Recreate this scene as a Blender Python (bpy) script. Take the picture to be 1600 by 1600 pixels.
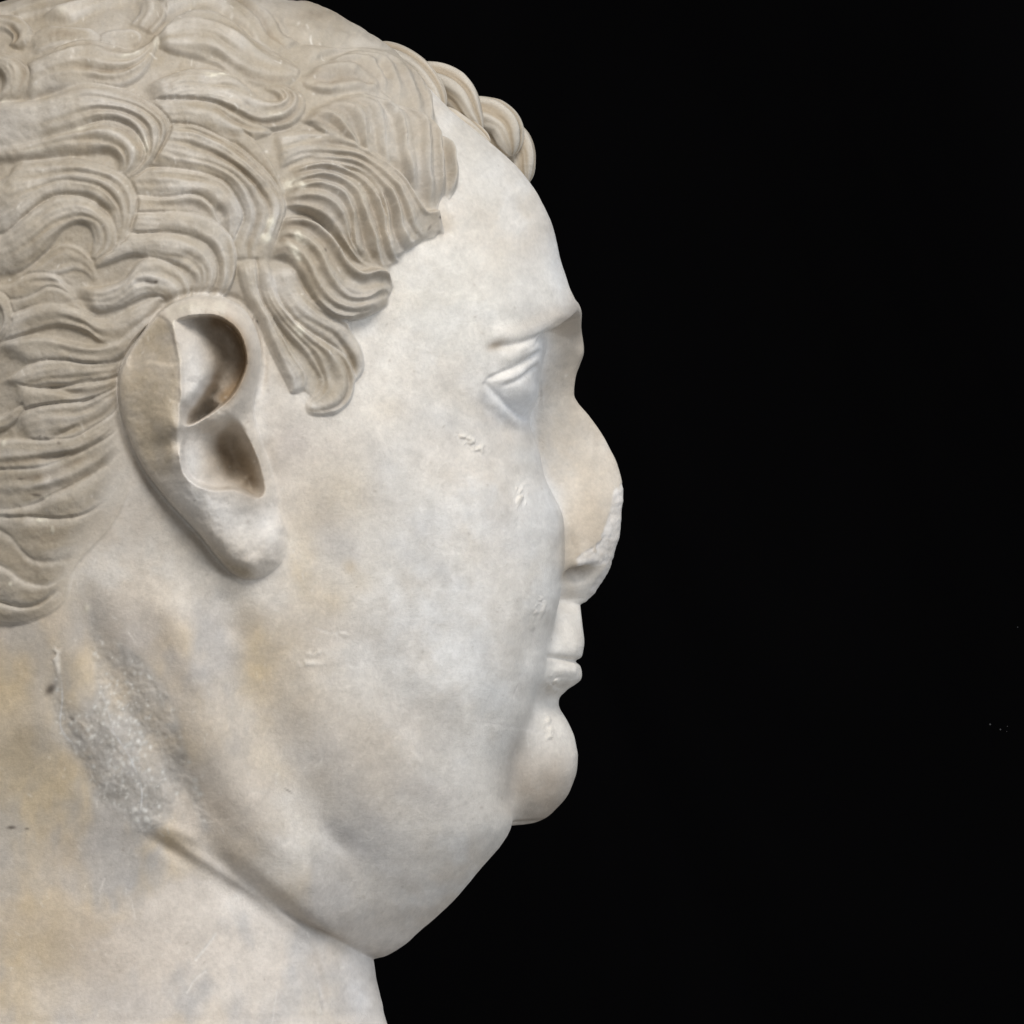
import bpy, math
import numpy as np

# ------------------------------------------------------------------ scale
# 5000 design units ("px") per metre; design frame: u to the right, v down, d towards the viewer side
SC = 1.0 / 5000.0
DIST = 3.5
scene = bpy.context.scene
for o in list(bpy.data.objects):
    bpy.data.objects.remove(o)

# ------------------------------------------------------------------ camera
cam_d = bpy.data.cameras.new("camera")
cam = bpy.data.objects.new("camera", cam_d)
scene.collection.objects.link(cam)
cam.location = (0, -DIST, 0)
cam.rotation_euler = (math.radians(90), 0, 0)
cam_d.sensor_width = 36
cam_d.lens = 36 * DIST / (1600 * SC)
cam_d.clip_start = 0.1
cam_d.clip_end = 50
scene.camera = cam

# ------------------------------------------------------------------ world and lamps (soft area lamps, cool from the right, warm from the front)
world = bpy.data.worlds.new("World")
scene.world = world
world.use_nodes = True
bg = world.node_tree.nodes['Background']
bg.inputs[0].default_value = (1.0, 0.98, 0.95, 1)
bg.inputs[1].default_value = 0.25


def area(name, loc, target, size, power, col):
    l = bpy.data.lights.new(name, 'AREA')
    l.shape = 'RECTANGLE'
    l.size, l.size_y = size
    l.energy = power
    l.color = col
    o = bpy.data.objects.new(name, l)
    scene.collection.objects.link(o)
    o.location = loc
    dx, dy, dz = (target[i] - loc[i] for i in range(3))
    from mathutils import Vector
    o.rotation_euler = Vector((dx, dy, dz)).to_track_quat('-Z', 'Y').to_euler()
    return o


area('soft_lamp_right', (1.7, -0.7, 0.45), (0, 0, 0), (1.1, 1.3), 15, (0.84, 0.91, 1.0))
area('soft_lamp_front', (0.15, -1.7, 1.75), (0, 0, -0.02), (1.0, 0.8), 45, (1.0, 0.955, 0.89))
scene.view_settings.view_transform = 'Standard'
scene.view_settings.look = 'None'
scene.view_settings.exposure = 0.11
scene.view_settings.gamma = 1.0

# ================================================================== numeric helpers
rng = np.random.default_rng(7)


def catmull(pts, n=60, closed=False):
    P = np.asarray(pts, float)
    if len(P) == 2:
        t = np.linspace(0, 1, n)[:, None]
        return P[0] * (1 - t) + P[1] * t
    Q = np.vstack([2 * P[0] - P[1], P, 2 * P[-1] - P[-2]])
    seg = len(P) - 1
    t = np.linspace(0, seg, n)
    i = np.clip(t.astype(int), 0, seg - 1)
    f = (t - i)[:, None]
    p0, p1, p2, p3 = Q[i], Q[i + 1], Q[i + 2], Q[i + 3]
    return 0.5 * ((2 * p1) + (-p0 + p2) * f + (2 * p0 - 5 * p1 + 4 * p2 - p3) * f ** 2 + (-p0 + 3 * p1 - 3 * p2 + p3) * f ** 3)


def arc(P, n):
    L = np.concatenate([[0], np.cumsum(np.hypot(*np.diff(P[:, :2], axis=0).T))])
    t = np.linspace(0, L[-1], n)
    return np.stack([np.interp(t, L, P[:, k]) for k in range(P.shape[1])], 1)


def gk(s):
    r = int(3 * s + 1)
    x = np.arange(-r, r + 1)
    k = np.exp(-x * x / (2 * s * s))
    return k / k.sum()


def blur1(a, s, axis):
    k = gk(s)
    r = len(k) // 2
    pad = [(0, 0)] * a.ndim
    pad[axis] = (r, r)
    b = np.pad(a, pad, mode='edge')
    out = np.zeros_like(a)
    n = a.shape[axis]
    for i, w in enumerate(k):
        sl = [slice(None)] * a.ndim
        sl[axis] = slice(i, i + n)
        out += w * b[tuple(sl)]
    return out


def blur(a, s):
    return blur1(blur1(a, s, 0), s, 1)


def sstep(a, b, x):
    t = np.clip((x - a) / (b - a), 0, 1)
    return t * t * (3 - 2 * t)


# ---- raster maps over the relief, one cell per design unit
U0, V0, RW, RH = -240, -80, 1300, 1900


def new(v=0.0):
    return np.full((RH, RW), v, np.float32)


UU, VV = np.meshgrid(np.arange(RW) + U0, np.arange(RH) + V0)
UU = UU.astype(np.float32)
VV = VV.astype(np.float32)


def win(pts, m):
    P = np.asarray(pts)
    x0 = int(max(P[:, 0].min() - m - U0, 0)); x1 = int(min(P[:, 0].max() + m - U0 + 2, RW))
    y0 = int(max(P[:, 1].min() - m - V0, 0)); y1 = int(min(P[:, 1].max() + m - V0 + 2, RH))
    return slice(y0, max(y1, y0 + 1)), slice(x0, max(x1, x0 + 1))


def pdist(pts, w):
    """distance to a polyline and position along it, over a window"""
    P = np.asarray(pts, float)
    X, Y = UU[w], VV[w]
    best = np.full(X.shape, 1e9, np.float32)
    tt = np.zeros(X.shape, np.float32)
    n = len(P) - 1
    for i in range(n):
        a, b = P[i], P[i + 1]
        d = b - a
        L = d @ d + 1e-9
        t = np.clip(((X - a[0]) * d[0] + (Y - a[1]) * d[1]) / L, 0, 1)
        q = (X - a[0] - t * d[0]) ** 2 + (Y - a[1] - t * d[1]) ** 2
        m = q < best
        best[m] = q[m]
        tt[m] = ((i + t) / n)[m]
    return np.sqrt(best), tt


def stroke(M, pts, sig, amp, taper=0.15, n=24):
    """soft brush stroke added to map M"""
    P = catmull(pts, n) if len(pts) > 2 else np.asarray(pts, float)
    w = win(P, 3.2 * sig)
    d, t = pdist(P, w)
    e = 1.0
    if taper > 0 and len(pts) > 1:
        e = sstep(0, taper, t) * sstep(0, taper, 1 - t)
    M[w] += amp * np.exp(-(d / sig) ** 2 / 2 * 1.0) * e


def blob(M, x, y, sx, sy, ang, amp, p=2.0):
    r = 3.2 * max(sx, sy)
    w = win([(x, y)], r)
    c, s = math.cos(math.radians(ang)), math.sin(math.radians(ang))
    X, Y = UU[w] - x, VV[w] - y
    a = (X * c + Y * s) / sx
    b = (-X * s + Y * c) / sy
    M[w] += amp * np.exp(-((a * a + b * b) / 2) ** (p / 2))


def polymask(pts, soft=1.0, n=140):
    """1 inside the closed outline, with a soft border"""
    P = catmull(list(pts) + [pts[0]], n)
    w = win(P, 4 * soft + 3)
    X, Y = UU[w], VV[w]
    ins = np.zeros(X.shape, bool)
    for i in range(len(P) - 1):
        (x1, y1), (x2, y2) = P[i], P[i + 1]
        if y1 == y2:
            continue
        c = ((y1 > Y) != (y2 > Y)) & (X < (x2 - x1) * (Y - y1) / (y2 - y1) + x1)
        ins ^= c
    m = new()
    m[w] = ins
    if soft > 0:
        m[w] = blur(m[w], soft)
    return m


def noise(cell, seed, oct=4, gain=0.5, sx=1.0, sy=1.0):
    out = new()
    amp, tot = 1.0, 0.0
    r = np.random.default_rng(seed)
    for k in range(oct):
        cx, cy = cell * sx / 2 ** k, cell * sy / 2 ** k
        if min(cx, cy) < 1.5:
            break
        nx, ny = int(RW / cx) + 6, int(RH / cy) + 6
        g = r.standard_normal((ny, nx)).astype(np.float32)

        def taps(n, c):
            x = np.arange(n) / c + r.random()
            i = x.astype(int)
            f = (x - i).astype(np.float32)
            return i, ((1 - f) ** 3 / 6, (3 * f ** 3 - 6 * f ** 2 + 4) / 6, (-3 * f ** 3 + 3 * f ** 2 + 3 * f + 1) / 6, f ** 3 / 6)
        yi, wy_ = taps(RH, cy)
        xi, wx_ = taps(RW, cx)
        t_ = sum(wy_[q_][:, None] * g[np.minimum(yi + q_, ny - 1)] for q_ in range(4))
        out += amp * 1.5 * sum(wx_[q_][None, :] * t_[:, np.minimum(xi + q_, nx - 1)] for q_ in range(4))
        tot += amp * amp
        amp *= gain
    return out / math.sqrt(tot)


def sample(M, u, v):
    x = np.clip(u - U0, 0, RW - 1.001)
    y = np.clip(v - V0, 0, RH - 1.001)
    xi, yi = x.astype(int), y.astype(int)
    fx, fy = x - xi, y - yi
    return (M[yi, xi] * (1 - fx) * (1 - fy) + M[yi, xi + 1] * fx * (1 - fy)
            + M[yi + 1, xi] * (1 - fx) * fy + M[yi + 1, xi + 1] * fx * fy)


# ================================================================== the big form of head and neck
PSI = math.radians(17)
CP, SP = math.cos(PSI), math.sin(PSI)
CX = 400.0
#        v     front  back  half-width
BODY = [(-4, 231, 229, 2), (-1, 300, 160, 62), (6, 390, 70, 125), (20, 468, -10, 180), (40, 532, -60, 222),
        (75, 598, -105, 262), (110, 642, -130, 290), (150, 682, -150, 315), (180, 712, -160, 328), (215, 755, -170, 340),
        (255, 800, -178, 352), (295, 832, -184, 360), (330, 851, -188, 368), (360, 864, -190, 373), (400, 874, -191, 379),
        (440, 888, -192, 383), (486, 903, -192, 386), (530, 905, -192, 388), (560, 896, -192, 389), (600, 872, -191, 390),
        (640, 842, -190, 391), (665, 833, -189, 391), (690, 836, -188, 391), (720, 843, -187, 391), (745, 849, -186, 391),
        (775, 864, -184, 391), (805, 877, -182, 390), (840, 879, -180, 390), (900, 877, -175, 388), (945, 871, -170, 386),
        (1000, 857, -166, 382), (1050, 850, -160, 378), (1090, 836, -150, 374), (1130, 822, -135, 368), (1180, 806, -100, 360),
        (1240, 800, -50, 347), (1290, 798, 10, 332), (1320, 782, 50, 320), (1342, 764, 80, 309), (1365, 744, 110, 297), (1390, 723, 145, 281), (1413, 702, 180, 265), (1435, 677, 217, 243),
        (1455, 653, 250, 222), (1473, 634, 290, 190), (1487, 613, 330, 152), (1496, 594, 370, 100), (1500, 560, 420, 40),
        (1503, 480, 440, 5), (1900, 470, 450, 2)]
B = np.array(BODY, float)
PROF = [(400, 860), (440, 872), (470, 890), (486, 902), (510, 908), (530, 912), (542, 913), (554, 912), (570, 906), (584, 901), (608, 898),
        (623, 901), (651, 924), (676, 942), (700, 955), (723, 966), (751, 974), (766, 976), (785, 975), (802, 973),
        (834, 969), (858, 962), (873, 958), (894, 951), (912, 939), (928, 928), (938, 918), (944, 907), (950, 906), (978, 909), (1003, 912),
        (1018, 911), (1028, 909), (1036, 904), (1042, 907), (1052, 910), (1063, 909), (1070, 902), (1078, 891), (1086, 884), (1093, 879), (1105, 878),
        (1121, 884), (1149, 896), (1170, 901), (1184, 903), (1207, 901), (1227, 895), (1248, 885), (1269, 866), (1281, 850),
        (1289, 828), (1292, 790), (1300, 740), (1360, 600)]
PR = np.array(PROF, float)
#        v   half-width of the projecting middle of the face
NW = np.array([(400, 160), (500, 130), (540, 92), (570, 70), (610, 52), (650, 50), (700, 56), (750, 70), (790, 92), (830, 108),
               (880, 108), (905, 90), (925, 70), (938, 56), (950, 70), (965, 112), (1000, 150), (1035, 165), (1060, 160), (1090, 130), (1105, 125),
               (1150, 142), (1200, 150), (1250, 140), (1280, 110), (1292, 70), (1400, 40)], float)
KN = np.array([(880, 430, -40, 130), (1000, 470, -110, 200), (1100, 500, -150, 240), (1200, 525, -180, 262), (1300, 545, -200, 284), (1400, 562, -225, 300), (1470, 575, -240, 306),
               (1499, 583, -250, 308), (1530, 588, -258, 311), (1566, 597, -265, 315), (1600, 605, -275, 320), (1760, 660, -320, 360),
               (1900, 760, -400, 420)], float)


def smooth_tab(tab, n=3000):
    c = catmull(tab, n)
    c[:, 0] = np.maximum.accumulate(c[:, 0]) + np.arange(n) * 1e-7
    return c


PR = smooth_tab(PR)
NW = smooth_tab(NW)
KN = smooth_tab(KN)


def col(tab, v, k, s=0):
    return np.interp(v, tab[:, 0], tab[:, k])


# rows of the surface: dense where the outline is slanted
bs = catmull(B[:, :4], 6000)
bs[:, 0] = np.maximum.accumulate(bs[:, 0] + np.arange(6000) * 1e-7)
vf = np.concatenate([bs[bs[:, 0] < 150, 0], np.arange(150, 1790, 0.25)])
vf = np.unique(vf)
tf = np.interp(vf, bs[:, 0], bs[:, 1])
pf = np.interp(vf, PR[:, 0], PR[:, 1])
tf = np.where((vf > 500) & (vf < 1292), np.maximum(tf, pf), tf)
kf = np.interp(vf, KN[:, 0], KN[:, 1])
tf = np.where(vf > 1290, np.maximum(tf, kf), tf)
ds = np.sqrt(np.diff(vf) ** 2 + np.minimum(np.abs(np.diff(tf)), 40) ** 2)
mult = np.where((vf[1:] > -10) & (vf[1:] < 960), 1.15, 0.9)
mult = np.where(vf[1:] > 1650, 0.2, mult)
dv = np.diff(vf)
rate = np.minimum(ds / dv, 9.0) * mult
hi = vf[1:] > 160
rs_ = rate[hi]
rs_ = np.convolve(np.pad(rs_, 60, mode='edge'), np.exp(-np.arange(-60, 61) ** 2 / (2 * 24.0 ** 2)) / np.exp(-np.arange(-60, 61) ** 2 / (2 * 24.0 ** 2)).sum(), mode='valid')
rate[hi] = rs_
L = np.concatenate([[0], np.cumsum(rate * dv)])
NR = 980
v_rows = np.interp(np.linspace(0, L[-1], NR), L, vf)

# columns: angle about the vertical axis, 0 = straight ahead of the face
ph = np.linspace(-math.pi, math.pi, 20001)
den = np.full(ph.shape, 40.0)
den[(ph > -0.5) & (ph < 2.72)] = 300.0
den[(ph > -0.12) & (ph < 0.55)] = 520.0
den = np.convolve(den, np.ones(200) / 200, mode='same')
cum = np.concatenate([[0], np.cumsum((den[1:] + den[:-1]) / 2)])
cum /= cum[-1]
NC = 1120
phi = np.interp(np.arange(NC) / NC, cum, ph)       # closed ring, no repeated column

T = np.linspace(0, 2 * math.pi, 1441)
cT, sT = np.cos(T), np.sin(T)
T2 = np.linspace(-math.pi / 2, math.pi / 2, 361)
c2, s2 = np.cos(T2), np.sin(T2)


def se(c, p):
    return np.sign(c) * np.abs(c) ** p


def polar(F, S, phi):
    a = np.arctan2(S, F)
    r = np.hypot(F, S)
    o = np.argsort(a)
    a, r = a[o], r[o]
    return np.interp(phi, np.concatenate([a - 2 * math.pi, a, a + 2 * math.pi]), np.concatenate([r, r, r]))


def solve(ext, b, n):
    q = n / (n - 1)
    return max(max(ext, 1) ** q - (b * SP) ** q, 1.0) ** (1 / q) / CP


R = np.zeros((NR, NC))
FC = np.zeros(NR)
for i, v in enumerate(v_rows):
    xr, xl, b = (float(np.interp(v, bs[:, 0], bs[:, k])) for k in (1, 2, 3))
    b = max(b, 1.0)
    n = 2.0 + 0.35 * float(sstep(60, 500, v)) - 0.25 * float(sstep(1250, 1480, v))
    mid = 230 + 120 * float(sstep(-4, 200, v)) + 20 * float(sstep(1300, 1480, v)) + (120 * float(sstep(1440, 1500, v)))
    mid = min(max(mid, xl + 1), xr - 1)
    F0 = (mid - CX) / CP
    af = solve(xr - mid, b, n)
    ab = solve(mid - xl, b, n)
    if v > 1502:
        af = ab = b = 1.0
    Fb = F0 + np.where(cT > 0, af, ab) * se(cT, 2 / n)
    Sb = b * se(sT, 2 / n)
    fc = 230 + 110 * float(sstep(-4, 160, v)) - 20 * float(sstep(1200, 1450, v))
    fc = (fc - CX) / CP
    if v > 1440:   # keep the ray centre inside both forms
        pass
    FC[i] = fc
    if v < 1502 and (F0 - ab) < fc:
        rB = polar(Fb - fc, Sb, phi)
    elif v < 1502:
        # centre of rays behind the form: keep the outer side only
        a = np.arctan2(Sb, Fb - fc); rr = np.hypot(Fb - fc, Sb)
        rB = np.zeros(NC)
        k = np.digitize(a, np.linspace(-math.pi, math.pi, 721)) - 1
        g = np.zeros(720); np.maximum.at(g, np.clip(k, 0, 719), rr)
        rB = np.interp(phi, np.linspace(-math.pi, math.pi, 721)[:-1] + math.pi / 720, g)
    else:
        rB = np.zeros(NC)
    r = rB
    if 470 < v < 1330:
        P = float(np.interp(v, PR[:, 0], PR[:, 1]))
        w = float(np.interp(v, NW[:, 0], NW[:, 1]))
        nn = 1.75 + 0.45 * float(sstep(935, 950, v)) + 0.25 * (1 - float(sstep(520, 600, v)))
        front = F0 + af
        Fn = front - 150 - 40 * float(sstep(935, 950, v))
        a = solve(P - CX - Fn * CP, w, nn)
        Fm = Fn - fc + a * se(c2, 2 / nn)
        Sm = w * se(s2, 2 / nn)
        an = np.arctan2(Sm, Fm)
        rN = np.interp(phi, an, np.hypot(Fm, Sm), left=0, right=0)
        k = 9.0 + 9.0 * float(sstep(640, 480, v)) if v < 640 else (9.0 if v < 948 else 14.0)
        m = np.maximum(r, rN)
        r = m + k * np.log(np.exp((r - m) / k) + np.exp((rN - m) / k)) - 0.0
    if v > 885:
        xk, lk, bk = (float(np.interp(v, KN[:, 0], KN[:, j])) for j in (1, 2, 3))
        mk = 165.0
        Fk = (mk - CX) / CP
        FK = Fk + np.where(cT > 0, solve(xk - mk, bk, 2.15), solve(mk - lk, bk, 2.15)) * se(cT, 2 / 2.15)
        rK = polar(FK - fc, bk * se(sT, 2 / 2.15), phi)
        k = 2.5 + 62.0 * sstep(1.6, 2.3, np.abs(phi)) * float(sstep(900, 1150, v))
        m = np.maximum(r, rK)
        r = m + k * np.log(np.exp((r - m) / k) + np.exp((rK - m) / k))
    R[i] = r
# light smoothing of the radius where rows change quickly, keeps creases
R = blur1(R, 1.0, 0)

PH = phi[None, :]
F = FC[:, None] + R * np.cos(PH)
S = R * np.sin(PH)
Vv = np.repeat(v_rows[:, None], NC, 1).astype(float)

# -------- brow, eye socket and eyelids in the head's own frame (F forward, |S| sideways)
aS = np.abs(S)


def g2(x, s):
    return np.exp(-(x / s) ** 2 / 2)


frontal = sstep(0.2, 0.45, np.cos(PH))
bx = (CX + F * CP + S * SP).max(1)
tb = np.interp(v_rows, bs[:, 0], bs[:, 1])
tgt = np.where((v_rows > 480) & (v_rows < 1290), np.interp(v_rows, PR[:, 0], PR[:, 1]), tb)
tgt = np.where(v_rows > 1290, np.maximum(tgt, np.interp(v_rows, KN[:, 0], KN[:, 1])), tgt)
dl = np.where((v_rows > 60) & (v_rows < 1600), tgt - bx, 0.0)
dl = blur1((dl * sstep(488, 512, v_rows) * sstep(1275, 1255, v_rows))[:, None], 5, 0)[:, 0]
print('silhouette trim', dl.min(), dl.max())
F = F + (dl / CP)[:, None] * sstep(0.35, 0.8, np.cos(PH))
XB = CX + F * CP + aS * SP             # lateral position of the near half in the design frame
# brow edge: rises from the outer end to the inner end; measured along the sideways coordinate
brow = np.interp(aS, [0, 40, 90, 140, 180, 220, 255, 290, 330], [545, 520, 496, 487, 494, 505, 519, 536, 560])
below = sstep(-3, 13, Vv - brow)
dep = np.interp(Vv, [485, 505, 525, 560, 600, 640, 665, 700], [40, 46, 50, 47, 34, 14, 6, 0])
lat = sstep(330, 150, aS) * sstep(20, 80, aS)
socket = dep * below * lat
ridge = 3 * np.exp(-((Vv - brow + 12) / 14) ** 2 / 2) * sstep(40, 100, aS) * sstep(330, 220, aS)
dF = (-socket + ridge) * frontal
F = F + dF

# positions in design frame
def to_uvd(F, S):
    return CX + F * CP + S * SP, -F * SP + S * CP


def project(x, v, d):
    k = DIST / (DIST - d * SC)
    return 800 + (x - 800) * k, 800 + (v - 800) * k


def gridnormals(X, Y, Z):
    P = np.stack([X, Y, Z], -1)
    dc = np.roll(P, -1, 1) - np.roll(P, 1, 1)
    dr = np.empty_like(P)
    dr[1:-1] = P[2:] - P[:-2]
    dr[0] = P[1] - P[0]
    dr[-1] = P[-1] - P[-2]
    n = np.cross(dc, dr)
    n /= np.linalg.norm(n, axis=-1, keepdims=True) + 1e-12
    return n


X, D = to_uvd(F, S)
N0 = gridnormals(F, S, Vv)             # in head frame
# orient outwards
if np.mean(N0[NR // 2, :, 0] * np.cos(phi) + N0[NR // 2, :, 1] * np.sin(phi)) < 0:
    N0 = -N0
Ns = np.stack([blur1(N0[..., k], 5, 0) for k in range(3)], -1)
Ns /= np.linalg.norm(Ns, axis=-1, keepdims=True)

# relief lookups use the near side; the far side is the mirror image
Xm, Dm = to_uvd(F, np.abs(S))
Um, Vm = project(Xm, Vv, Dm)
fold = (Vm < 985) & (Um < 0)
Uh = np.where(fold, -Um, Um)

exec_hair = True
# ================================================================== hair
#  (upper edge, lower edge, number of strands, height, kind)  root -> tip ; later entries lie over earlier ones
LK = [
 # crown
 ([(-40,22),(40,0),(110,-14),(190,-14),(250,2)], [(-40,48),(40,24),(90,18),(140,11),(190,9),(215,12)], 3, 9, 'r'),
 ([(60,30),(110,15),(170,4),(225,7),(253,22),(256,38),(238,58)], [(100,40),(130,26),(165,15),(200,12),(220,19),(221,30),(208,44)], 2, 13, 'r'),
 ([(-40,35),(15,27),(38,36),(48,50),(42,64),(28,72)], [(-40,52),(5,46),(18,51),(23,57),(21,63),(15,68)], 2, 11, 'r'),
 ([(160,58),(180,52),(210,54),(222,64),(215,76)], [(165,75),(180,78),(195,78),(205,80),(212,78)], 1, 6, 'b'),
 ([(40,62),(70,45),(105,45),(140,48),(160,60)], [(50,80),(80,70),(110,66),(140,66),(160,66)], 1, 5, 'b'),
 # upper left
 ([(28,108),(80,84),(130,71),(180,77),(212,83),(236,74),(246,62)], [(28,168),(70,140),(120,132),(170,132),(208,124),(236,100),(251,70)], 4, 14, 'r'),
 ([(-40,92),(15,92),(34,100),(43,116),(36,140),(22,160),(-5,174)], [(-40,122),(-4,118),(5,126),(6,138),(3,150),(-2,158),(-14,165)], 3, 13, 'r'),
 ([(-40,178),(40,170),(100,148),(150,141),(192,145),(227,162),(254,190),(254,217),(237,247),(211,270),(183,278)],
  [(-40,242),(30,232),(90,215),(140,200),(175,194),(205,205),(222,228),(223,243),(212,258),(200,268),(182,276)], 4, 17, 'r'),
 ([(-40,246),(30,234),(90,217),(140,201),(175,196),(203,206),(220,229),(220,243),(210,258),(198,268),(180,276)],
  [(-40,256),(30,252),(70,245),(110,242),(145,236),(168,233),(183,242),(187,252),(184,262),(180,268),(175,273)], 3, 14, 'r'),
 # left middle
 ([(-40,310),(15,290),(35,268),(72,260),(112,256),(152,261),(187,274),(207,304),(209,336),(201,366),(190,380)],
  [(-40,372),(15,366),(42,346),(80,314),(110,306),(140,305),(163,318),(177,334),(182,350),(183,366),(182,376)], 5, 13, 'r'),
 ([(-40,380),(10,373),(45,351),(85,321),(120,314),(152,322),(177,345),(184,370),(176,390),(155,402)],
  [(-40,432),(20,420),(60,405),(85,378),(110,353),(135,346),(149,355),(154,374),(150,390),(145,400)], 3, 12, 'r'),
 ([(10,440),(50,415),(80,394),(105,383),(128,388),(145,404),(152,428)], [(30,445),(65,432),(95,424),(115,418),(130,420),(140,427),(146,436)], 2, 6, 'r'),
 ([(-40,440),(10,446),(48,430),(86,432),(107,454),(124,474)], [(-40,468),(35,470),(62,457),(88,453),(105,464),(118,478)], 1, 8, 'b'),
 ([(-40,470),(38,470),(75,453),(102,460),(128,480),(150,490)], [(-40,498),(40,490),(75,480),(102,481),(128,488),(148,496)], 1, 8, 'b'),
 ([(118,452),(160,448),(195,435),(221,408),(250,406),(280,424),(293,448),(288,470),(268,484)],
  [(128,482),(165,481),(195,470),(222,457),(245,455),(257,462),(261,470),(262,478),(261,484)], 2, 14, 'r'),
 ([(-10,508),(50,487),(90,482),(130,490),(155,501),(185,496),(220,476),(250,461),(263,470)],
  [(-10,540),(60,516),(100,509),(135,516),(160,531),(190,529),(222,510),(246,487),(263,476)], 2, 11, 'r'),
 ([(-10,548),(40,533),(80,532),(120,539),(150,542),(186,531),(216,507),(252,478)],
  [(30,572),(70,562),(110,563),(140,570),(168,565),(200,546),(226,521),(254,486)], 1, 10, 'r'),
 ([(0,600),(55,570),(100,566),(140,570),(178,566),(192,560)], [(30,604),(80,597),(120,596),(150,594),(176,588),(190,578)], 2, 8, 'r'),
 ([(-60,455),(0,458),(16,480),(19,505),(10,527),(-12,548)], [(-60,480),(-10,480),(1,495),(2,510),(-5,524),(-18,535)], 2, 12, 'r'),
 # behind the ear, sweeping down and left
 ([(20,600),(60,606),(95,604),(130,602),(165,597),(184,590)], [(20,642),(70,634),(110,627),(140,623),(165,614),(186,602)], 1, 9, 'b'),
 ([(20,655),(60,637),(100,631),(140,628),(170,616),(190,602)], [(40,694),(90,684),(120,682),(150,667),(175,647),(194,622)], 2, 8, 'r'),
 ([(-40,645),(5,652),(26,641),(38,630)], [(-40,672),(5,670),(26,660),(40,640)], 1, 9, 'b'),
 ([(-40,690),(40,689),(80,691),(120,689),(150,673),(180,650),(195,628)], [(-40,733),(40,730),(80,726),(110,723),(140,713),(167,696),(196,655)], 2, 9, 'r'),
 ([(-40,742),(50,736),(90,728),(125,717),(150,705),(180,682),(200,650)], [(-40,797),(30,792),(70,782),(100,776),(130,762),(162,740),(200,690)], 2, 8, 'r'),
 ([(-40,800),(40,795),(80,781),(110,771),(140,757),(168,738)], [(-40,808),(50,814),(90,819),(130,815),(157,800),(184,768)], 1, 8, 'b'),
 ([(-40,806),(40,814),(90,820),(130,816),(165,797)], [(-40,812),(35,861),(70,868),(110,867),(140,857),(170,828)], 1, 8, 'b'),
 ([(-40,815),(10,838),(40,864),(70,876),(110,877)], [(-40,872),(20,888),(50,906),(90,905),(115,888)], 1, 6, 'b'),
 ([(-40,870),(10,887),(40,902),(80,908),(108,896)], [(-40,920),(10,932),(35,937),(65,931),(95,912)], 1, 8, 'b'),
 ([(-40,932),(10,942),(40,945),(70,938),(98,916)], [(-40,966),(10,973),(40,970),(70,960),(102,932)], 1, 7, 'b'),
 # crown, middle
 ([(255,10),(290,0),(340,-8),(390,-2),(427,20),(441,40),(452,54),(478,62)], [(256,32),(290,18),(330,13),(365,25),(395,45),(415,66),(438,82)], 3, 13, 'r'),
 ([(395,2),(450,10),(500,8),(542,22),(574,44),(606,68)], [(436,40),(460,56),(490,64),(530,68),(560,72),(606,84)], 1, 12, 'b'),
 ([(252,62),(280,40),(310,33),(350,37),(385,55),(407,72),(432,86),(457,96),(474,108)], [(252,78),(272,84),(305,86),(340,92),(362,105),(385,118),(408,128),(432,134),(452,131),(470,122)], 3, 15, 'r'),
 ([(250,130),(300,113),(340,113),(367,124),(392,140),(412,158),(430,165),(441,163),(443,155),(438,148),(430,144),(424,142)],
  [(250,178),(290,160),(330,163),(355,172),(390,190),(420,198),(451,192),(470,176),(475,158),(467,143),(447,134),(422,138)], 4, 15, 'r'),
 ([(252,160),(300,158),(333,164),(357,178),(386,194),(412,202),(428,209)], [(255,194),(290,198),(320,204),(340,213),(365,221),(395,221),(424,213)], 2, 11, 'r'),
 ([(470,70),(520,66),(570,66),(615,84),(650,112)], [(476,98),(515,80),(550,78),(590,90),(625,112)], 2, 8, 'b'),
 ([(425,215),(450,208),(478,200),(520,206),(560,226)], [(430,262),(455,250),(485,240),(525,242),(565,262)], 3, 8, 'b'),
 ([(384,212),(400,226),(418,252),(432,282),(440,300)], [(374,226),(390,240),(406,262),(422,290),(434,318)], 1, 7, 'b'),
 # large sweep above the ear
 ([(250,198),(300,204),(342,222),(378,245),(404,268),(425,300),(437,330),(428,370),(413,407)],
  [(225,246),(300,262),(342,287),(366,314),(378,345),(373,368),(363,386),(364,400),(367,407)], 4, 15, 'r'),
 ([(212,262),(265,262),(310,275),(346,292),(368,320),(377,346),(367,373),(361,392)],
  [(212,302),(260,306),(300,311),(325,323),(340,341),(347,358),(352,372),(357,388)], 2, 14, 'r'),
 ([(212,304),(260,309),(300,309),(328,326),(339,346),(352,368)], [(212,331),(260,333),(300,341),(325,352),(345,368),(356,382)], 1, 13, 'r'),
 ([(212,332),(260,333),(300,338),(331,352),(353,373),(363,396),(365,421),(359,446),(343,466)],
  [(208,358),(250,363),(290,371),(316,383),(333,406),(337,426),(334,446),(324,464)], 2, 15, 'r'),
 ([(195,366),(250,363),(290,371),(318,386),(335,411),(336,436),(322,460)], [(165,408),(215,392),(250,398),(278,405),(300,420),(308,436),(300,456)], 3, 12, 'r'),
 # side burn
 ([(398,414),(402,450),(415,480),(440,515),(463,550),(480,580),(481,602),(467,614)], [(370,418),(378,450),(393,480),(408,510),(419,540),(436,575),(450,602),(454,614)], 2, 12, 's'),
 ([(430,412),(456,425),(477,456),(502,478),(531,494),(554,513),(570,550),(570,582),(557,598)],
  [(415,412),(425,450),(446,485),(475,510),(505,530),(530,550),(544,570),(547,585),(548,595)], 2, 12, 's'),
 ([(416,412),(426,450),(446,485),(476,510),(511,535),(541,560),(554,590),(550,620),(531,642),(505,651),(483,648),(475,636)],
  [(398,412),(404,450),(419,485),(449,520),(474,545),(490,570),(500,590),(498,606),(490,618),(485,624),(481,628),(476,631)], 3, 14, 's'),
]
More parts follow.
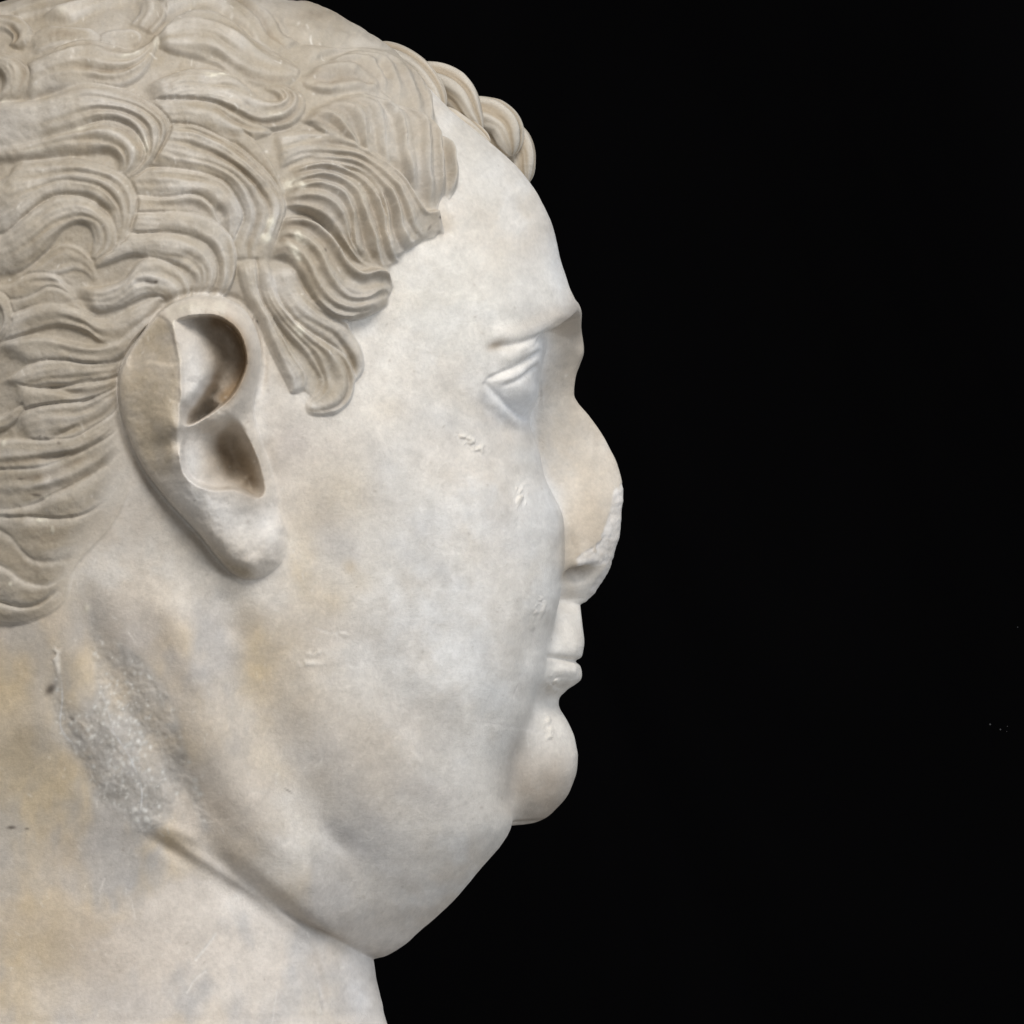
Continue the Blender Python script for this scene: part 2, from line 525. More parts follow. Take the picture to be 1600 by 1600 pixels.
def fan(ridges, H, first='c'):
    for a_, b_ in zip(ridges[:-1], ridges[1:]):
        LK.append((b_, a_, 1, H, 'c'))


fan([[(470,118),(500,142),(560,143),(600,158),(650,200)], [(490,104),(535,104),(562,124),(584,148)], [(515,90),(562,94),(584,118),(602,152)],
     [(540,78),(592,98),(608,125),(626,166)], [(565,76),(618,110),(637,145),(655,190)], [(590,82),(640,124),(657,155),(672,200)], [(612,92),(656,138),(670,165),(684,196)]], 15)
fan([[(472,186),(500,205),(530,225),(556,247)], [(488,170),(520,185),(540,214),(557,242)], [(508,158),(545,175),(559,205),(564,236),(576,262)],
     [(530,148),(575,176),(586,210),(589,240),(600,272)], [(555,146),(603,182),(614,215),(618,245),(630,282),(642,304)],
     [(585,156),(638,198),(648,235),(652,270),(661,300),(668,324)], [(612,172),(661,215),(669,250),(675,280),(684,308)],
     [(640,190),(683,230),(691,258),(697,284),(698,304)], [(660,204),(699,238),(712,262),(713,288),(700,316)]], 22)
fan([[(478,256),(540,266),(575,292),(592,330),(600,365),(613,398),(636,388)], [(478,244),(545,256),(588,292),(608,325),(622,358),(642,377),(666,369)],
     [(478,232),(550,246),(598,286),(620,316),(636,345),(655,363),(672,360)], [(472,212),(520,215),(567,245),(602,271),(628,299),(655,329),(680,329),(694,366)]], 21)
fan([[(436,326),(470,330),(500,346),(530,375),(556,404),(576,416)], [(436,312),(478,306),(510,318),(533,345),(545,378),(564,402)],
     [(436,299),(485,289),(522,302),(541,328),(549,358),(553,383),(572,406)], [(436,286),(495,274),(540,295),(560,330),(580,366),(588,389),(602,414)],
     [(440,268),(500,258),(560,286),(588,330),(598,365),(612,396),(634,408)]], 20)
fan([[(408,407),(440,406),(461,426),(481,452),(501,477),(526,495),(556,501),(582,497),(610,480)], [(412,395),(445,390),(469,405),(490,439),(512,465),(542,480),(578,475),(608,462)],
     [(418,372),(460,371),(494,396),(507,422),(522,445),(542,464),(569,466),(598,450),(615,458)], [(424,350),(470,347),(505,367),(526,391),(540,411),(561,428),(587,422),(607,426),(618,446)]], 22)
HEAD_HAIR = [(-239,-70),(300,-60),(540,0),(640,80),(684,150),(686,215),(708,250),(712,290),(694,330),(696,378),(655,392),(636,415),
             (617,430),(614,470),(575,494),(545,505),(566,545),(570,590),(552,625),(520,648),(482,648),(476,622),(452,614),(425,560),(404,520),
             (380,480),(330,462),(280,470),(235,505),(200,545),(182,600),(190,660),(205,720),(196,780),(168,830),(118,885),(100,940),(60,966),(0,976),(-239,976)]
hairmask = polymask(HEAD_HAIR, 1.4, 700)
# carving order: side burn, temple fans, middle of the head, then the left masses that lie over their roots
iM = next(i for i, q_ in enumerate(LK) if q_[0][0] == (255, 10))
iS = next(i for i, q_ in enumerate(LK) if q_[0][0] == (398, 414))
iF = next(i for i, q_ in enumerate(LK) if q_[4] == 'c')
MID = [q_ for q_ in LK[iM:iS] if q_[0][0] not in ((425, 215), (470, 70))]
LK = [q_ for q_ in LK[iM:iS] if q_[0][0] in ((425, 215), (470, 70))] + LK[iS:iF] + LK[iF:] + MID + LK[:iM]


def longer(e_, f=0.55):
    p, q_ = np.array(e_[0], float), np.array(e_[1], float)
    return [tuple(p - (q_ - p) * f)] + list(e_)


LK = [(longer(a_), longer(b_), n_, h_, k_) if (k_ != 'c' and a_[0][0] > 150 and a_[0][1] < 420 and a_[0][0] < 420) else (a_, b_, n_, h_, k_) for a_, b_, n_, h_, k_ in LK]
# behind the ear the carving fades into the neck
fade = polymask([(-239,-79),(1000,-79),(1000,560),(300,600),(178,640),(176,700),(158,765),(125,830),(100,885),(80,940),(40,966),(0,976),(-239,976)], 11, 300)
fade = np.where((UU < 260) & (VV > 580), fade, 1.0).astype(np.float32)
fade = np.where(VV > 580, fade * 1.0, 1.0).astype(np.float32)
hair = new(0.0)
lab = np.full((RH, RW), -1, np.int32)
hb = blur(hairmask, 6)
hair += 3.0 * sstep(0.3, 0.9, hb)
rid = new(0.0)         # how far a spot stands on a ridge (+) or in a groove (-)
for li, (e0, e1, ns, H, kind) in enumerate(LK):
    n = 420
    A = arc(catmull(e0, 200), n)
    Bq = arc(catmull(e1, 200), n)
    wmax = np.hypot(*(A - Bq).T).max()
    m = int(wmax * 2.2) + 8
    tl = np.linspace(0, 1, n)[:, None]
    s = np.linspace(0, 1, m)[None, :]
    grow = 0.0 if kind in 'cs' else 0.11
    s_ = -grow + s * (1 + 2 * grow)
    px = A[:, :1] * (1 - s_) + Bq[:, :1] * s_
    py = A[:, 1:] * (1 - s_) + Bq[:, 1:] * s_
    r2 = np.random.default_rng(100 + li)
    ss = s + 0.05 * np.sin(tl * 5.0 + li * 1.7) * np.sin(math.pi * s) + 0.03 * np.sin(tl * 13 + li) * np.sin(2 * math.pi * s)
    wide = np.clip(1 - (2 * s - 1) ** 6, 0, 1) ** 0.5
    dome = np.clip(1 - (2 * s - 1.0) ** 2, 0, 1) ** 0.5
    if kind == 'c':
        x = np.abs(2 * ss - 1)
        x = np.clip(x, 0, 1)
        tilt = 0.16 * (1 - 2 * s)
        dpt = r2.uniform(0.4, 0.85)
        prof = 1 - dpt * (0.5 + 0.5 * np.cos(math.pi * x ** 0.8)) * (0.75 + 0.25 * np.sin(4 * tl + li)) + tilt
        fine = 0.035 * np.cos(2 * math.pi * ss * 3 + li)
        prof = (prof + fine) * np.clip(1 - np.clip((np.abs(2 * s - 1) - 0.9) / 0.1, 0, 1) ** 2 * 0.25, 0, 1)
        rd = x ** 2.4 * 1.35 - 0.62
        root = sstep(-0.05, 0.3, tl)
        prof = prof * root + (0.55 + 0 * prof) * (1 - root)
        env = 0.75 + 0.25 * np.sin(math.pi * np.clip(tl * 1.1, 0, 1))
        env = env * (0.55 + 0.45 * sstep(1.0, 0.9, tl))
    else:
        # uneven strands: each with its own depth and its own stretch where it is cut deep
        strands = np.zeros_like(px)
        q = ss * ns
        for k in range(ns + 1):
            dk = r2.uniform(0.35, 1.0)
            c0 = r2.uniform(0.45, 0.95); wk = r2.uniform(0.25, 0.5)
            along = np.exp(-((tl - c0) / wk) ** 2)
            pos = k + (r2.uniform(-0.22, 0.22) if 0 < k < ns else 0)
            g = np.exp(-((q - pos - 0.5) / 0.24) ** 2)
            strands -= dk * along * g
        fine = 0.06 * np.cos(2 * math.pi * q * 2.0 + 1.3 * li) * (0.4 + 0.6 * np.sin(3 * tl + li) ** 2)
        deep = {'b': 0.22, 'r': 0.50, 's': 0.68}[kind]
        prof = (0.35 * dome + 0.65 * wide) * (1 + deep * strands + fine)
        prof = prof + 0.12 * (1 - 2 * s) * wide
        rd = 0.55 + 1.5 * strands + fine
        env = 0.8 + 0.2 * np.sin(math.pi * np.clip(tl, 0, 1) ** 0.8)
    tip = 1 - 0.62 * sstep(0.80, 1.0, tl) * (1.0 if kind in 'cs' else 0.5)
    hgt = 1.5 + H * 1.4 * env * prof * tip
    al = sstep(0.0, 0.12, tl) * np.ones_like(px)
    ix = np.round(px - U0).astype(int); iy = np.round(py - V0).astype(int)
    ok = (ix >= 0) & (ix < RW) & (iy >= 0) & (iy < RH)
    y0, y1, x0, x1 = iy[ok].min(), iy[ok].max() + 1, ix[ok].min(), ix[ok].max() + 1
    ww = (slice(y0, y1), slice(x0, x1))
    cnt = np.zeros((y1 - y0) * (x1 - x0)); hs = cnt.copy(); rs = cnt.copy(); as_ = cnt.copy()
    flat = ((iy - y0) * (x1 - x0) + ix - x0)[ok]
    np.add.at(cnt, flat, 1.0)
    np.add.at(hs, flat, np.broadcast_to(hgt, px.shape)[ok])
    np.add.at(rs, flat, np.broadcast_to(rd, px.shape)[ok])
    np.add.at(as_, flat, al[ok])
    sel = (cnt > 0).reshape(y1 - y0, x1 - x0)
    cnt = np.maximum(cnt, 1)
    hs, rs, as_ = (q_.reshape(y1 - y0, x1 - x0) for q_ in (hs / cnt, rs / cnt, as_ / cnt))
    if kind == 'c':   # neighbours share a ridge: keep the higher
        keep = sel & (hair[ww] > hs) & (lab[ww] == li - 1) & (hs > 8)
        as_ = np.where(keep, 0, as_)
    as_ = np.where(sel, as_, 0)
    hair[ww] = hair[ww] * (1 - as_) + hs * as_
    rid[ww] = rid[ww] * (1 - as_) + rs * as_
    lab[ww] = np.where(as_ > 0.5, li, lab[ww])
    if li == len(LK) - 1:
        pass
for pts_, w_, a_ in [
    ([(150,70),(165,75),(195,78),(230,72)], 2.0, -3), ([(0,62),(30,74),(70,66),(110,60)], 2.2, -3), ([(60,150),(110,143),(160,140),(200,138)], 2.4, -4),
    ([(0,178),(40,166),(100,146)], 2.4, -3), ([(30,262),(90,250),(140,238)], 2.6, -4), ([(120,448),(80,440),(40,442)], 2.2, -3), ([(258,200),(300,208),(336,222),(362,236)], 2.0, -4),
    ([(352,142),(375,158),(398,176)], 3, -5), ([(312,88),(345,92),(372,108),(402,128)], 3.2, -6), ([(355,30),(385,48),(410,72)], 2.2, -4), ([(440,44),(452,54),(486,62)], 2.2, -4),
    ([(470,196),(500,200),(540,226),(575,254)], 2.6, -5), ([(448,332),(480,336),(505,352),(530,378)], 3.5, -8), ([(65,600),(90,604),(120,612),(142,608)], 4, -8), ([(112,598),(135,594),(150,592)], 1.6, -4),
    ([(126,628),(140,625),(152,621)], 1.6, -4), ([(80,685),(105,676),(130,662)], 3, -6), ([(60,715),(85,716),(115,708)], 3, -6), ([(150,745),(175,725),(190,705)], 3, -5),
    ([(95,482),(120,470),(150,472)], 2.5, -4), ([(205,440),(230,436),(250,440)], 4, -6), ([(280,395),(300,404),(308,420)], 6, -8), ([(335,330),(348,338),(352,350)], 4, -7), ([(150,316),(170,324),(178,335)], 5, -7), ([(150,240),(172,238),(182,250)], 4, -6),
    ([(446,26),(452,46),(470,60),(515,68),(575,74)], 3.5, -6), ([(470,30),(510,30),(548,44),(585,66)], 3, -3), ([(455,18),(500,18),(545,32),(590,58)], 2, 2.5), ([(480,48),(520,50),(556,60)], 3, -2.5),
    ([(478,96),(510,84),(548,82),(585,92),(622,118)], 2.2, -3.5), ([(500,74),(545,70),(590,80),(630,104),(660,136)], 2.2, -3.5), ([(455,150),(470,120),(505,100)], 3, -3), ([(476,112),(500,108),(530,110)], 5, 3), ([(470,140),(500,128),(530,130)], 4, -4),
    ([(412,214),(440,206),(470,200)], 3, -4), ([(440,236),(470,222),(505,216),(545,232)], 2, -3), ([(442,252),(475,240),(515,242),(550,258)], 2, -3), ([(390,250),(402,262),(416,284)], 2.2, -3.5),
    ([(548,112),(560,125),(574,142)], 6, -9), ([(582,100),(592,115),(600,138)], 5, -9)]:
    stroke(hair, pts_, w_, a_, 0.25)
tipm = hair.copy()
hair = blur(hair, 1.2) * 0.85 + blur(hair, 4.0) * 0.15
rid = blur(rid, 1.6)
foot = blur((lab >= 0).astype(np.float32), 1.6)
inside = sstep(0.86, 0.97, blur(hairmask, 9))
hm2 = hairmask * np.maximum(sstep(0.25, 0.75, foot), inside)
hairmask = np.where(UU > 400, hm2, hairmask).astype(np.float32)
# wear: some stretches rubbed almost smooth, outlines wandering a little
wx, wy = noise(85, 201, 2, 0.4) * 4.5, noise(85, 202, 2, 0.4) * 4.5
hair = sample(hair, UU + wx, VV + wy).astype(np.float32)
rid = sample(rid, UU + wx, VV + wy).astype(np.float32)
hair *= np.clip(0.98 + 0.16 * noise(45, 203, 3), 0.6, 1.25)
worn = sstep(-0.1, 1.0, noise(55, 210, 3)) * 0.85
worn = np.maximum(worn, 0.35 * sstep(430, 520, UU) * sstep(420, 330, VV)).astype(np.float32)
hair = hair * (1 - worn) + blur(hair, 3.6) * worn
rid = rid * (1 - 0.7 * worn) + blur(rid, 3.0) * 0.7 * worn
edge_in = blur(hairmask, 5)
hair = np.where(UU > 395, hair * (0.38 + 0.62 * sstep(0.5, 0.97, edge_in)), hair).astype(np.float32)
# broad swell of the hair masses
hair += hairmask * 2.2 * noise(70, 6, 2)
hair += hairmask * (0.45 * noise(18, 208, 3) + 0.25 * noise(5, 209, 2))
# fine chisel unevenness
hair += hairmask * (0.7 * noise(26, 3, 3) + 0.3 * noise(7, 4, 2))
hair *= sstep(0.25, 0.75, blur(hairmask, 1.5)) * fade

# ================================================================== ear
OUT = [(250,487),(275,472),(310,463),(350,467),(382,485),(401,520),(408,560),(402,600),(396,640),(408,690),(426,740),(432,780),(440,810),
       (450,835),(446,868),(425,893),(392,904),(365,896),(343,874),(310,832),(280,800),(254,770),(225,730),(203,684),(188,635),(186,592),(200,555),(225,518)]
ear_in = polymask(OUT, 2.2, 300)


def ctrl(points, region, smooth=0.0):
    """thin-plate surface through (u, v, height) points over a window"""
    Pn = np.array(points, float)
    x, y, z = Pn.T
    x = x / 100; y = y / 100

    def U(r2):
        return np.where(r2 > 0, r2 * np.log(r2 + 1e-12), 0)
    n = len(Pn)
    K = U((x[:, None] - x) ** 2 + (y[:, None] - y) ** 2) + smooth * np.eye(n)
    Q = np.column_stack([np.ones(n), x, y])
    A = np.block([[K, Q], [Q.T, np.zeros((3, 3))]])
    w = np.linalg.solve(A, np.concatenate([z, np.zeros(3)]))
    X, Y = UU[region] / 100, VV[region] / 100
    out = w[n] + w[n + 1] * X + w[n + 2] * Y
    for i in range(n):
        out += w[i] * U((X - x[i]) ** 2 + (Y - y[i]) ** 2)
    return out.astype(np.float32)


ew = (slice(430 - V0, 930 - V0), slice(160 - U0, 480 - U0))
# outer body of the ear: back facet, rim, lobe, helix
outer = ctrl([(187,600,22),(192,650,24),(205,560,20),(225,522,22),(250,489,30),(205,690,28),(228,735,30),(256,775,32),(283,805,33),(312,838,30),
              (345,878,20),(368,896,14),(392,902,12),(423,892,8),(443,866,4),(446,835,2),(436,800,4),(426,760,4),(414,700,4),(402,650,6),
              (230,600,50),(235,650,52),(240,560,48),(255,700,58),(270,740,62),(300,790,62),(330,830,58),(360,860,46),(390,880,34),(415,870,30),(430,845,24),(438,820,16),
              (283,570,82),(286,620,84),(284,670,86),(284,710,84),(276,520,72),(262,500,56),(298,750,80),(320,775,74),(350,780,62),(380,785,44),(400,785,24),
              (330,800,68),(365,825,48),(400,835,30),(420,820,12),(400,860,32),
              (300,482,62),(338,482,62),(372,498,58),(391,530,56),(394,565,50),(387,600,44),(370,632,42),(350,652,42),(320,668,40),(296,678,40),(310,463,30),(350,467,28),(384,486,20),(404,520,12),(410,565,6),(404,605,6)],
             ew, 0.002)
# inside: upper hollow between rim and helix
INUP = [(272,503),(290,499),(312,496),(338,497),(359,507),(375,524),(384,549),(385,571),(378,592),(366,614),(348,632),(322,650),(292,664),(284,640),(285,600),(283,565),(274,530)]
hollow_up = ctrl([(278,515,68),(286,560,78),(288,600,80),(289,635,70),(292,658,40),(300,600,72),(303,575,72),(303,545,64),(305,520,52),(315,600,64),(318,575,62),(318,550,50),(326,585,54),(330,565,44),(324,602,42),(314,618,44),(302,636,40),
                  (336,592,16),(330,612,-12),(320,628,-26),(306,645,-18),(345,600,2),(355,600,6),(366,585,6),(350,560,12),(372,560,6),(365,530,10),(345,520,16),(330,515,26),(352,510,16),(312,504,38),(292,506,56),(350,612,8),(338,628,6)], ew, 0.001)
m_up = polymask(INUP, 1.3)
# concha
INLO = [(296,676),(316,674),(340,662),(358,655),(372,662),(386,682),(400,710),(410,740),(413,765),(405,776),(394,773),(380,766),(362,762),(342,764),(322,760),(302,750),(290,733),(286,711),(288,690)]
hollow_lo = ctrl([(298,690,34),(320,685,16),(345,672,4),(360,668,0),(376,690,-12),(392,715,-8),(402,745,-6),(404,766,-12),(395,764,-30),(380,752,-34),(290,712,40),(294,735,36),(305,748,26),(325,755,14),(345,756,0),(362,755,-16),
                  (310,715,22),(325,700,8),(335,725,0),(345,700,-34),(355,725,-44),(365,745,-47),(360,690,-42),(372,715,-46),(384,735,-40),(388,752,-40),(350,680,-24)], ew, 0.001)
m_lo = polymask(INLO, 1.5)
m_lo = np.minimum(m_lo, 1) * 1.0
m_soft = polymask(INLO, 7)
m_lo = np.where(VV < 668 + 0 * UU, np.minimum(m_soft * 1.2, 1), m_lo).astype(np.float32)
m_lo = m_lo * (1 - sstep(690, 668, VV)) + np.minimum(m_soft * 1.25, 1) * sstep(690, 668, VV)
e = outer.copy()
e = np.maximum(e, -40)
e = e * (1 - m_up[ew]) + hollow_up * m_up[ew]
e = e * (1 - m_lo[ew]) + hollow_lo * m_lo[ew]
ear = new()
ear[ew] = e
# front border melts into the cheek, back border is a clean edge
mel = sstep(455, 405, UU) * 1.0
ear = ear * sstep(0.15, 0.85, ear_in)
fr = sstep(380, 430, UU) * sstep(640, 700, VV)
ear_soft = blur(ear, 7)
ear = ear * (1 - fr) + (ear * 0.4 + ear_soft * 0.6) * fr
# the concha runs forward under the tragus, soft
stroke(ear, [(405,680),(418,720),(425,760)], 9, -5, 0.3)
rim = new()
stroke(rim, [(262,497),(272,515),(279,545),(286,575),(285,610),(284,650),(280,680),(284,715),(289,738)], 2.6, 3.0, 0.1)
ear += rim
upf = polymask([(248,492),(268,506),(278,530),(284,566),(262,571),(235,566),(205,575),(203,556),(225,522)], 1.6)
ear -= 5 * upf
chip = polymask([(262,470),(262,500),(276,520),(284,560),(289,610),(287,680),(291,735),(280,735),(276,690),(278,620),(274,560),(262,520),(248,500)], 2)
ear += chip * 0.9 * noise(13, 77, 3)
stroke(ear, [(262,487),(300,478),(338,480),(372,495),(392,528),(397,565),(389,602),(372,630),(345,654),(312,670)], 8.5, 11, 0.12, 40)
ear = np.where(m_up > 0.5, np.minimum(ear, blur(ear, 2) + 1), ear).astype(np.float32)
ear += ear_in * (0.7 * noise(14, 78, 3) + 0.35 * noise(5, 79, 2))
earm = blur(ear_in, 1.0)
hair *= 1 - sstep(0.2, 0.7, blur(ear_in, 2.0))
# the sunken seam round the back of the ear
stroke(ear, [(196,548),(183,590),(186,640),(200,690),(222,735),(250,775),(280,808),(312,842),(345,884),(372,903)], 5.5, -9, 0.15)
stroke(ear, [(225,513),(248,480),(275,465),(310,457),(352,461),(386,479),(406,512),(413,560),(410,600),(400,635)], 4.5, -7, 0.15)

# ================================================================== face and neck relief
fc_ = new()
# temple hollow, cheek bone, nasolabial and jaw folds
blob(fc_, 640, 520, 60, 90, 20, -5)
blob(fc_, 560, 700, 90, 60, -20, 5)
blob(fc_, 750, 735, 50, 45, 0, 5)
blob(fc_, 470, 800, 45, 110, -12, -5)
stroke(fc_, [(735,650),(770,690),(800,740),(812,790)], 16, -3.5, 0.4)
stroke(fc_, [(700,640),(712,690),(735,720)], 7, -2, 0.4)
stroke(fc_, [(840,940),(826,1000),(818,1060),(806,1110)], 13, -2.6, 0.35)
stroke(fc_, [(862,915),(851,965),(843,1020),(835,1070)], 9, 1.6, 0.3)
stroke(fc_, [(808,1140),(802,1190),(800,1240),(798,1285)], 18, -4.5, 0.35)
blob(fc_, 740, 1060, 50, 60, 0, 4)
blob(fc_, 780, 960, 40, 50, 0, 3)
# the long hollow between cheek and under-chin roll
stroke(fc_, [(415,935),(405,1010),(415,1090),(450,1180),(500,1270),(560,1340),(620,1370)], 32, -9, 0.35)
stroke(fc_, [(490,1270),(525,1315),(560,1345)], 13, -4, 0.4)
# the roll itself
stroke(fc_, [(330,1290),(370,1330),(420,1372),(470,1412),(520,1445),(575,1470)], 15, 6, 0.3)
stroke(fc_, [(300,990),(318,1080),(345,1180),(400,1290),(470,1380),(545,1440),(610,1450)], 30, 12, 0.3)
stroke(fc_, [(230,900),(265,960),(300,1040),(318,1110)], 22, 9, 0.35)
stroke(fc_, [(345,905),(360,960),(372,1020)], 20, -7, 0.35)
# neck: hollow before the nape, muscle
stroke(fc_, [(130,900),(140,960),(165,1040),(210,1120),(262,1190),(310,1262),(322,1300)], 22, -9, 0.3)
stroke(fc_, [(90,1010),(80,1080),(105,1150),(150,1240),(200,1290)], 12, -3, 0.3)
blob(fc_, 170, 870, 45, 40, 0, -5)
blob(fc_, 262, 1322, 22, 10, 35, -6)
stroke(fc_, [(200,1282),(240,1285),(290,1305),(330,1330)], 8, 4, 0.35)
stroke(fc_, [(180,1300),(240,1300),(320,1345),(400,1400),(460,1450),(520,1490)], 7, 4, 0.3)
stroke(fc_, [(478,1462),(492,1510),(505,1560),(508,1600)], 4, -3, 0.3)
stroke(fc_, [(490,1455),(510,1510),(530,1590)], 14, 4, 0.3)
fc_ *= 1.3
blob(fc_, 640, 800, 110, 130, 0, 7)
blob(fc_, 500, 560, 60, 60, 0, -3)
stroke(fc_, [(690,655),(735,700),(790,735)], 9, -3, 0.3)
stroke(fc_, [(640,640),(660,680),(690,720)], 12, -2, 0.4)
stroke(fc_, [(520,935),(560,1010),(610,1080),(690,1130),(790,1150)], 30, -5, 0.35)
blob(fc_, 640, 1210, 90, 60, 20, 5)
# mouth: line between the lips, corner, under-lip hollow
stroke(fc_, [(912,1034),(890,1031),(872,1028),(852,1026)], 2.8, -6, 0.12)
stroke(fc_, [(906,1048),(886,1046),(866,1047)], 8, 5, 0.3)
stroke(fc_, [(908,1018),(884,1014),(862,1012)], 7, 3, 0.3)
blob(fc_, 868, 1098, 16, 16, 0, -5)
# eye: upper lid plane, lid rim, corner, lower lid
EYEM = polymask([(762,596),(790,578),(820,562),(845,548),(851,560),(843,585),(833,620),(826,652),(812,650),(790,628)], 1.0)
stroke(fc_, [(756,596),(785,582),(815,566),(848,545)], 2.8, -4.2, 0.15)
stroke(fc_, [(768,598),(795,586),(822,571),(846,556)], 5.5, 3.2, 0.15)
stroke(fc_, [(779,604),(803,592),(825,579),(842,570)], 2.6, -2.8, 0.15)
stroke(fc_, [(775,566),(812,550),(848,530)], 8, 3, 0.3)
stroke(fc_, [(758,536),(800,524),(840,508),(880,488)], 12, 1.5, 0.2)

blob(fc_, 814, 610, 17, 22, -30, 12)
stroke(fc_, [(754,594),(770,612),(792,636),(822,660)], 4.0, -3.4, 0.15)
stroke(fc_, [(760,618),(785,645),(822,672)], 7, 3.0, 0.3)
stroke(fc_, [(748,612),(772,650),(815,690)], 9, -3.5, 0.3)
blob(fc_, 772, 540, 9, 6, -15, -2)
stroke(fc_, [(755,528),(800,522),(838,510),(878,488)], 9, 3.2, 0.25)
stroke(fc_, [(760,545),(811,537),(842,526),(874,508)], 3.8, -4.2, 0.25)
stroke(fc_, [(770,566),(812,553),(846,535)], 8, 2.5, 0.3)
blob(fc_, 874, 494, 7, 6, 0, 3)
# nostril, wing of the nose and its break
blob(fc_, 904, 897, 13, 6.5, -25, -42)
blob(fc_, 896, 900, 6, 5, 0, -6)
blob(fc_, 908, 876, 15, 13, -30, 5)
stroke(fc_, [(888,830),(896,860),(890,890),(882,905)], 5, -3, 0.3)
blob(fc_, 915, 862, 18, 26, 10, 4)
brk = polymask([(897,873),(905,862),(925,852),(938,835),(948,812),(955,790),(958,770),(968,758),(990,760),(990,860),(960,915),(935,935),(915,945),(922,918),(935,898),(945,880),(925,886),(910,898),(902,892)], 1.2)
brk = np.clip(brk * sstep(-1.1, 0.2, noise(9, 44, 3) + 1.4 * blur(brk, 5)), 0, 1)
fc_ += brk * (-1.0 + 1.0 * noise(8, 45, 3))
# broad unevenness of a worn surface
facem = 1 - hairmask
fc_ += facem * (1.5 * noise(120, 11, 3, 0.45) + 0.16 * noise(9, 12, 2))
# weathered patches: pitting
patch = polymask([(140,930),(155,990),(200,1010),(262,1080),(285,1150),(300,1200),(325,1280),(320,1300),(290,1240),(255,1290),(215,1300),(190,1270),(150,1250),(125,1190),(95,1150),(80,1100),(90,1040),(100,1100),(140,1110),(148,1060),(140,1000)], 5)
pit = noise(6, 21, 2)
fc_ += patch * (-0.8 + 0.45 * pit + 0.3 * noise(3.2, 22, 1))
# scratches
SCR = [([(340,1455),(322,1480),(303,1503)], 1.6, 1), ([(325,1515),(305,1530),(290,1555)], 1.4, .9), ([(432,1545),(428,1570),(425,1600)], 1.2, .7), ([(395,1290),(398,1300),(400,1310)], .9, .4),
       ([(155,1395),(165,1370)], 1.3, .5), ([(213,1440),(205,1400)], 1.2, .4), ([(490,980),(520,990),(550,985)], 1.3, .5), ([(200,985),(213,1005)], 1.1, .6), ([(745,1128),(790,1134),(830,1142),(862,1150)], 1.3, .8), ([(745,1122),(785,1124)], 1.4, .5),
       ([(494,1535),(502,1560)], 2.2, .9), ([(800,1090),(812,1065)], 1.0, .7), ([(835,985),(832,1015)], 1.2, .6), ([(520,1240),(526,1262)], 0.8, .3)]
scr = new()
for p, s_, a_ in SCR:
    stroke(scr, p, s_, a_, 0.1, 12)
fc_ -= 0.8 * np.clip(scr, 0, 1) * (0.7 + 0.3 * noise(4, 55, 1))
# crusts standing on the surface
crust = new()
CR = [(722,686,10,4,35,1),(735,694,8,5,45,1),(745,703,6,5,0,.8),(805,765,3,12,5,1),(811,780,5,8,20,1),(818,770,4,9,10,.8),(822,785,4,6,0,.7),
      (838,945,3,12,20,.7),(846,950,2,10,15,.6),(832,975,4,8,10,.5),(490,1020,12,3,0,.6),(485,1037,14,3,0,.7),(535,990,14,4,0,.4),
      (862,1070,5,12,5,1),(872,1073,5,8,-10,1),(855,1130,4,10,8,1),(859,1150,4,10,5,1),(86,1025,5,9,5,1),(90,1045,3,9,-10,.8)]
for x_, y_, sx_, sy_, an_, a_ in CR:
    blob(crust, x_, y_, sx_, sy_, an_, a_)
cn = noise(5, 31, 3)
crust = np.clip(crust, 0, 1) * sstep(-0.3, 0.8, cn + 0.3)
fc_ += 2.6 * crust
fc_ -= 1.2 * np.clip(blur(crust, 5) * 2 - crust, 0, 1)
# plaster flecks on the hair
flk = new()
FL = [(340,123,12,2.2,2,1),(330,127,6,2,0,.8),(450,290,8,5,-30,1),(466,295,5,4,0,1),(415,360,5,12,20,1),(412,372,6,6,0,1),(458,371,4,5,0,1),(468,380,8,3.5,40,.9),(455,397,12,3.2,55,1),
      (463,517,5,7,-20,1),(227,232,2.5,9,-12,.8),(215,222,3,6,30,.6),(244,72,3,5,10,.9),(205,92,12,2.5,-15,.7),(60,238,10,2.5,-10,.4),(130,207,12,2,-15,.4),(8,165,6,2.5,-15,.7),(425,184,7,3,0,.5),(100,30,7,4,0,.3),
      (560,305,10,4,70,.35),(557,155,8,4,30,.5),(362,183,6,3,0,.5),(68,813,7,2.4,5,.9),(76,776,2.5,2.5,0,.9),(85,829,2,4,0,.7),(12,692,2.5,4,0,.8),(22,912,2.5,2.5,0,.7),(135,950,3,5,0,.6),(300,483,12,5,0,.5)]
for x_, y_, sx_, sy_, an_, a_ in FL:
    blob(flk, x_, y_, sx_, sy_, an_, a_ * 1.1, 2.6)
flk = np.clip(flk * (0.75 + 0.45 * noise(6, 41, 2)), 0, 1)
fc_ += 1.3 * flk
dark = new()
DK = [(236,443,5,2,5,1),(229,441,3,1.5,0,.7),(243,442,2,1.5,0,.9),(681,343,2.2,1.6,0,1),(666,358,1.5,4,30,.6),(501,394,1.5,2.2,-30,.8),(519,393,1.2,1.5,0,.6),(18,1293,5,2,0,.9),(42,1295,2.5,1.4,0,.7),(78,1077,4.5,7,35,1),
      (60,773,6,1.6,5,.9),(37,748,4,1.2,0,.7),(67,681,1.2,1.2,0,.7),(95,692,2.2,1.5,30,.7),(75,684,3,.9,25,.6),(64,683,2,.8,0,.5),(452,1237,6,1,32,.7),(112,1124,4,1.4,35,.7),(306,782,1.5,1,0,.5),(137,680,3,1,0,0)]
for x_, y_, sx_, sy_, an_, a_ in DK:
    blob(dark, x_, y_, sx_, sy_, an_, a_, 2.6)
dark = np.clip(dark, 0, 1)

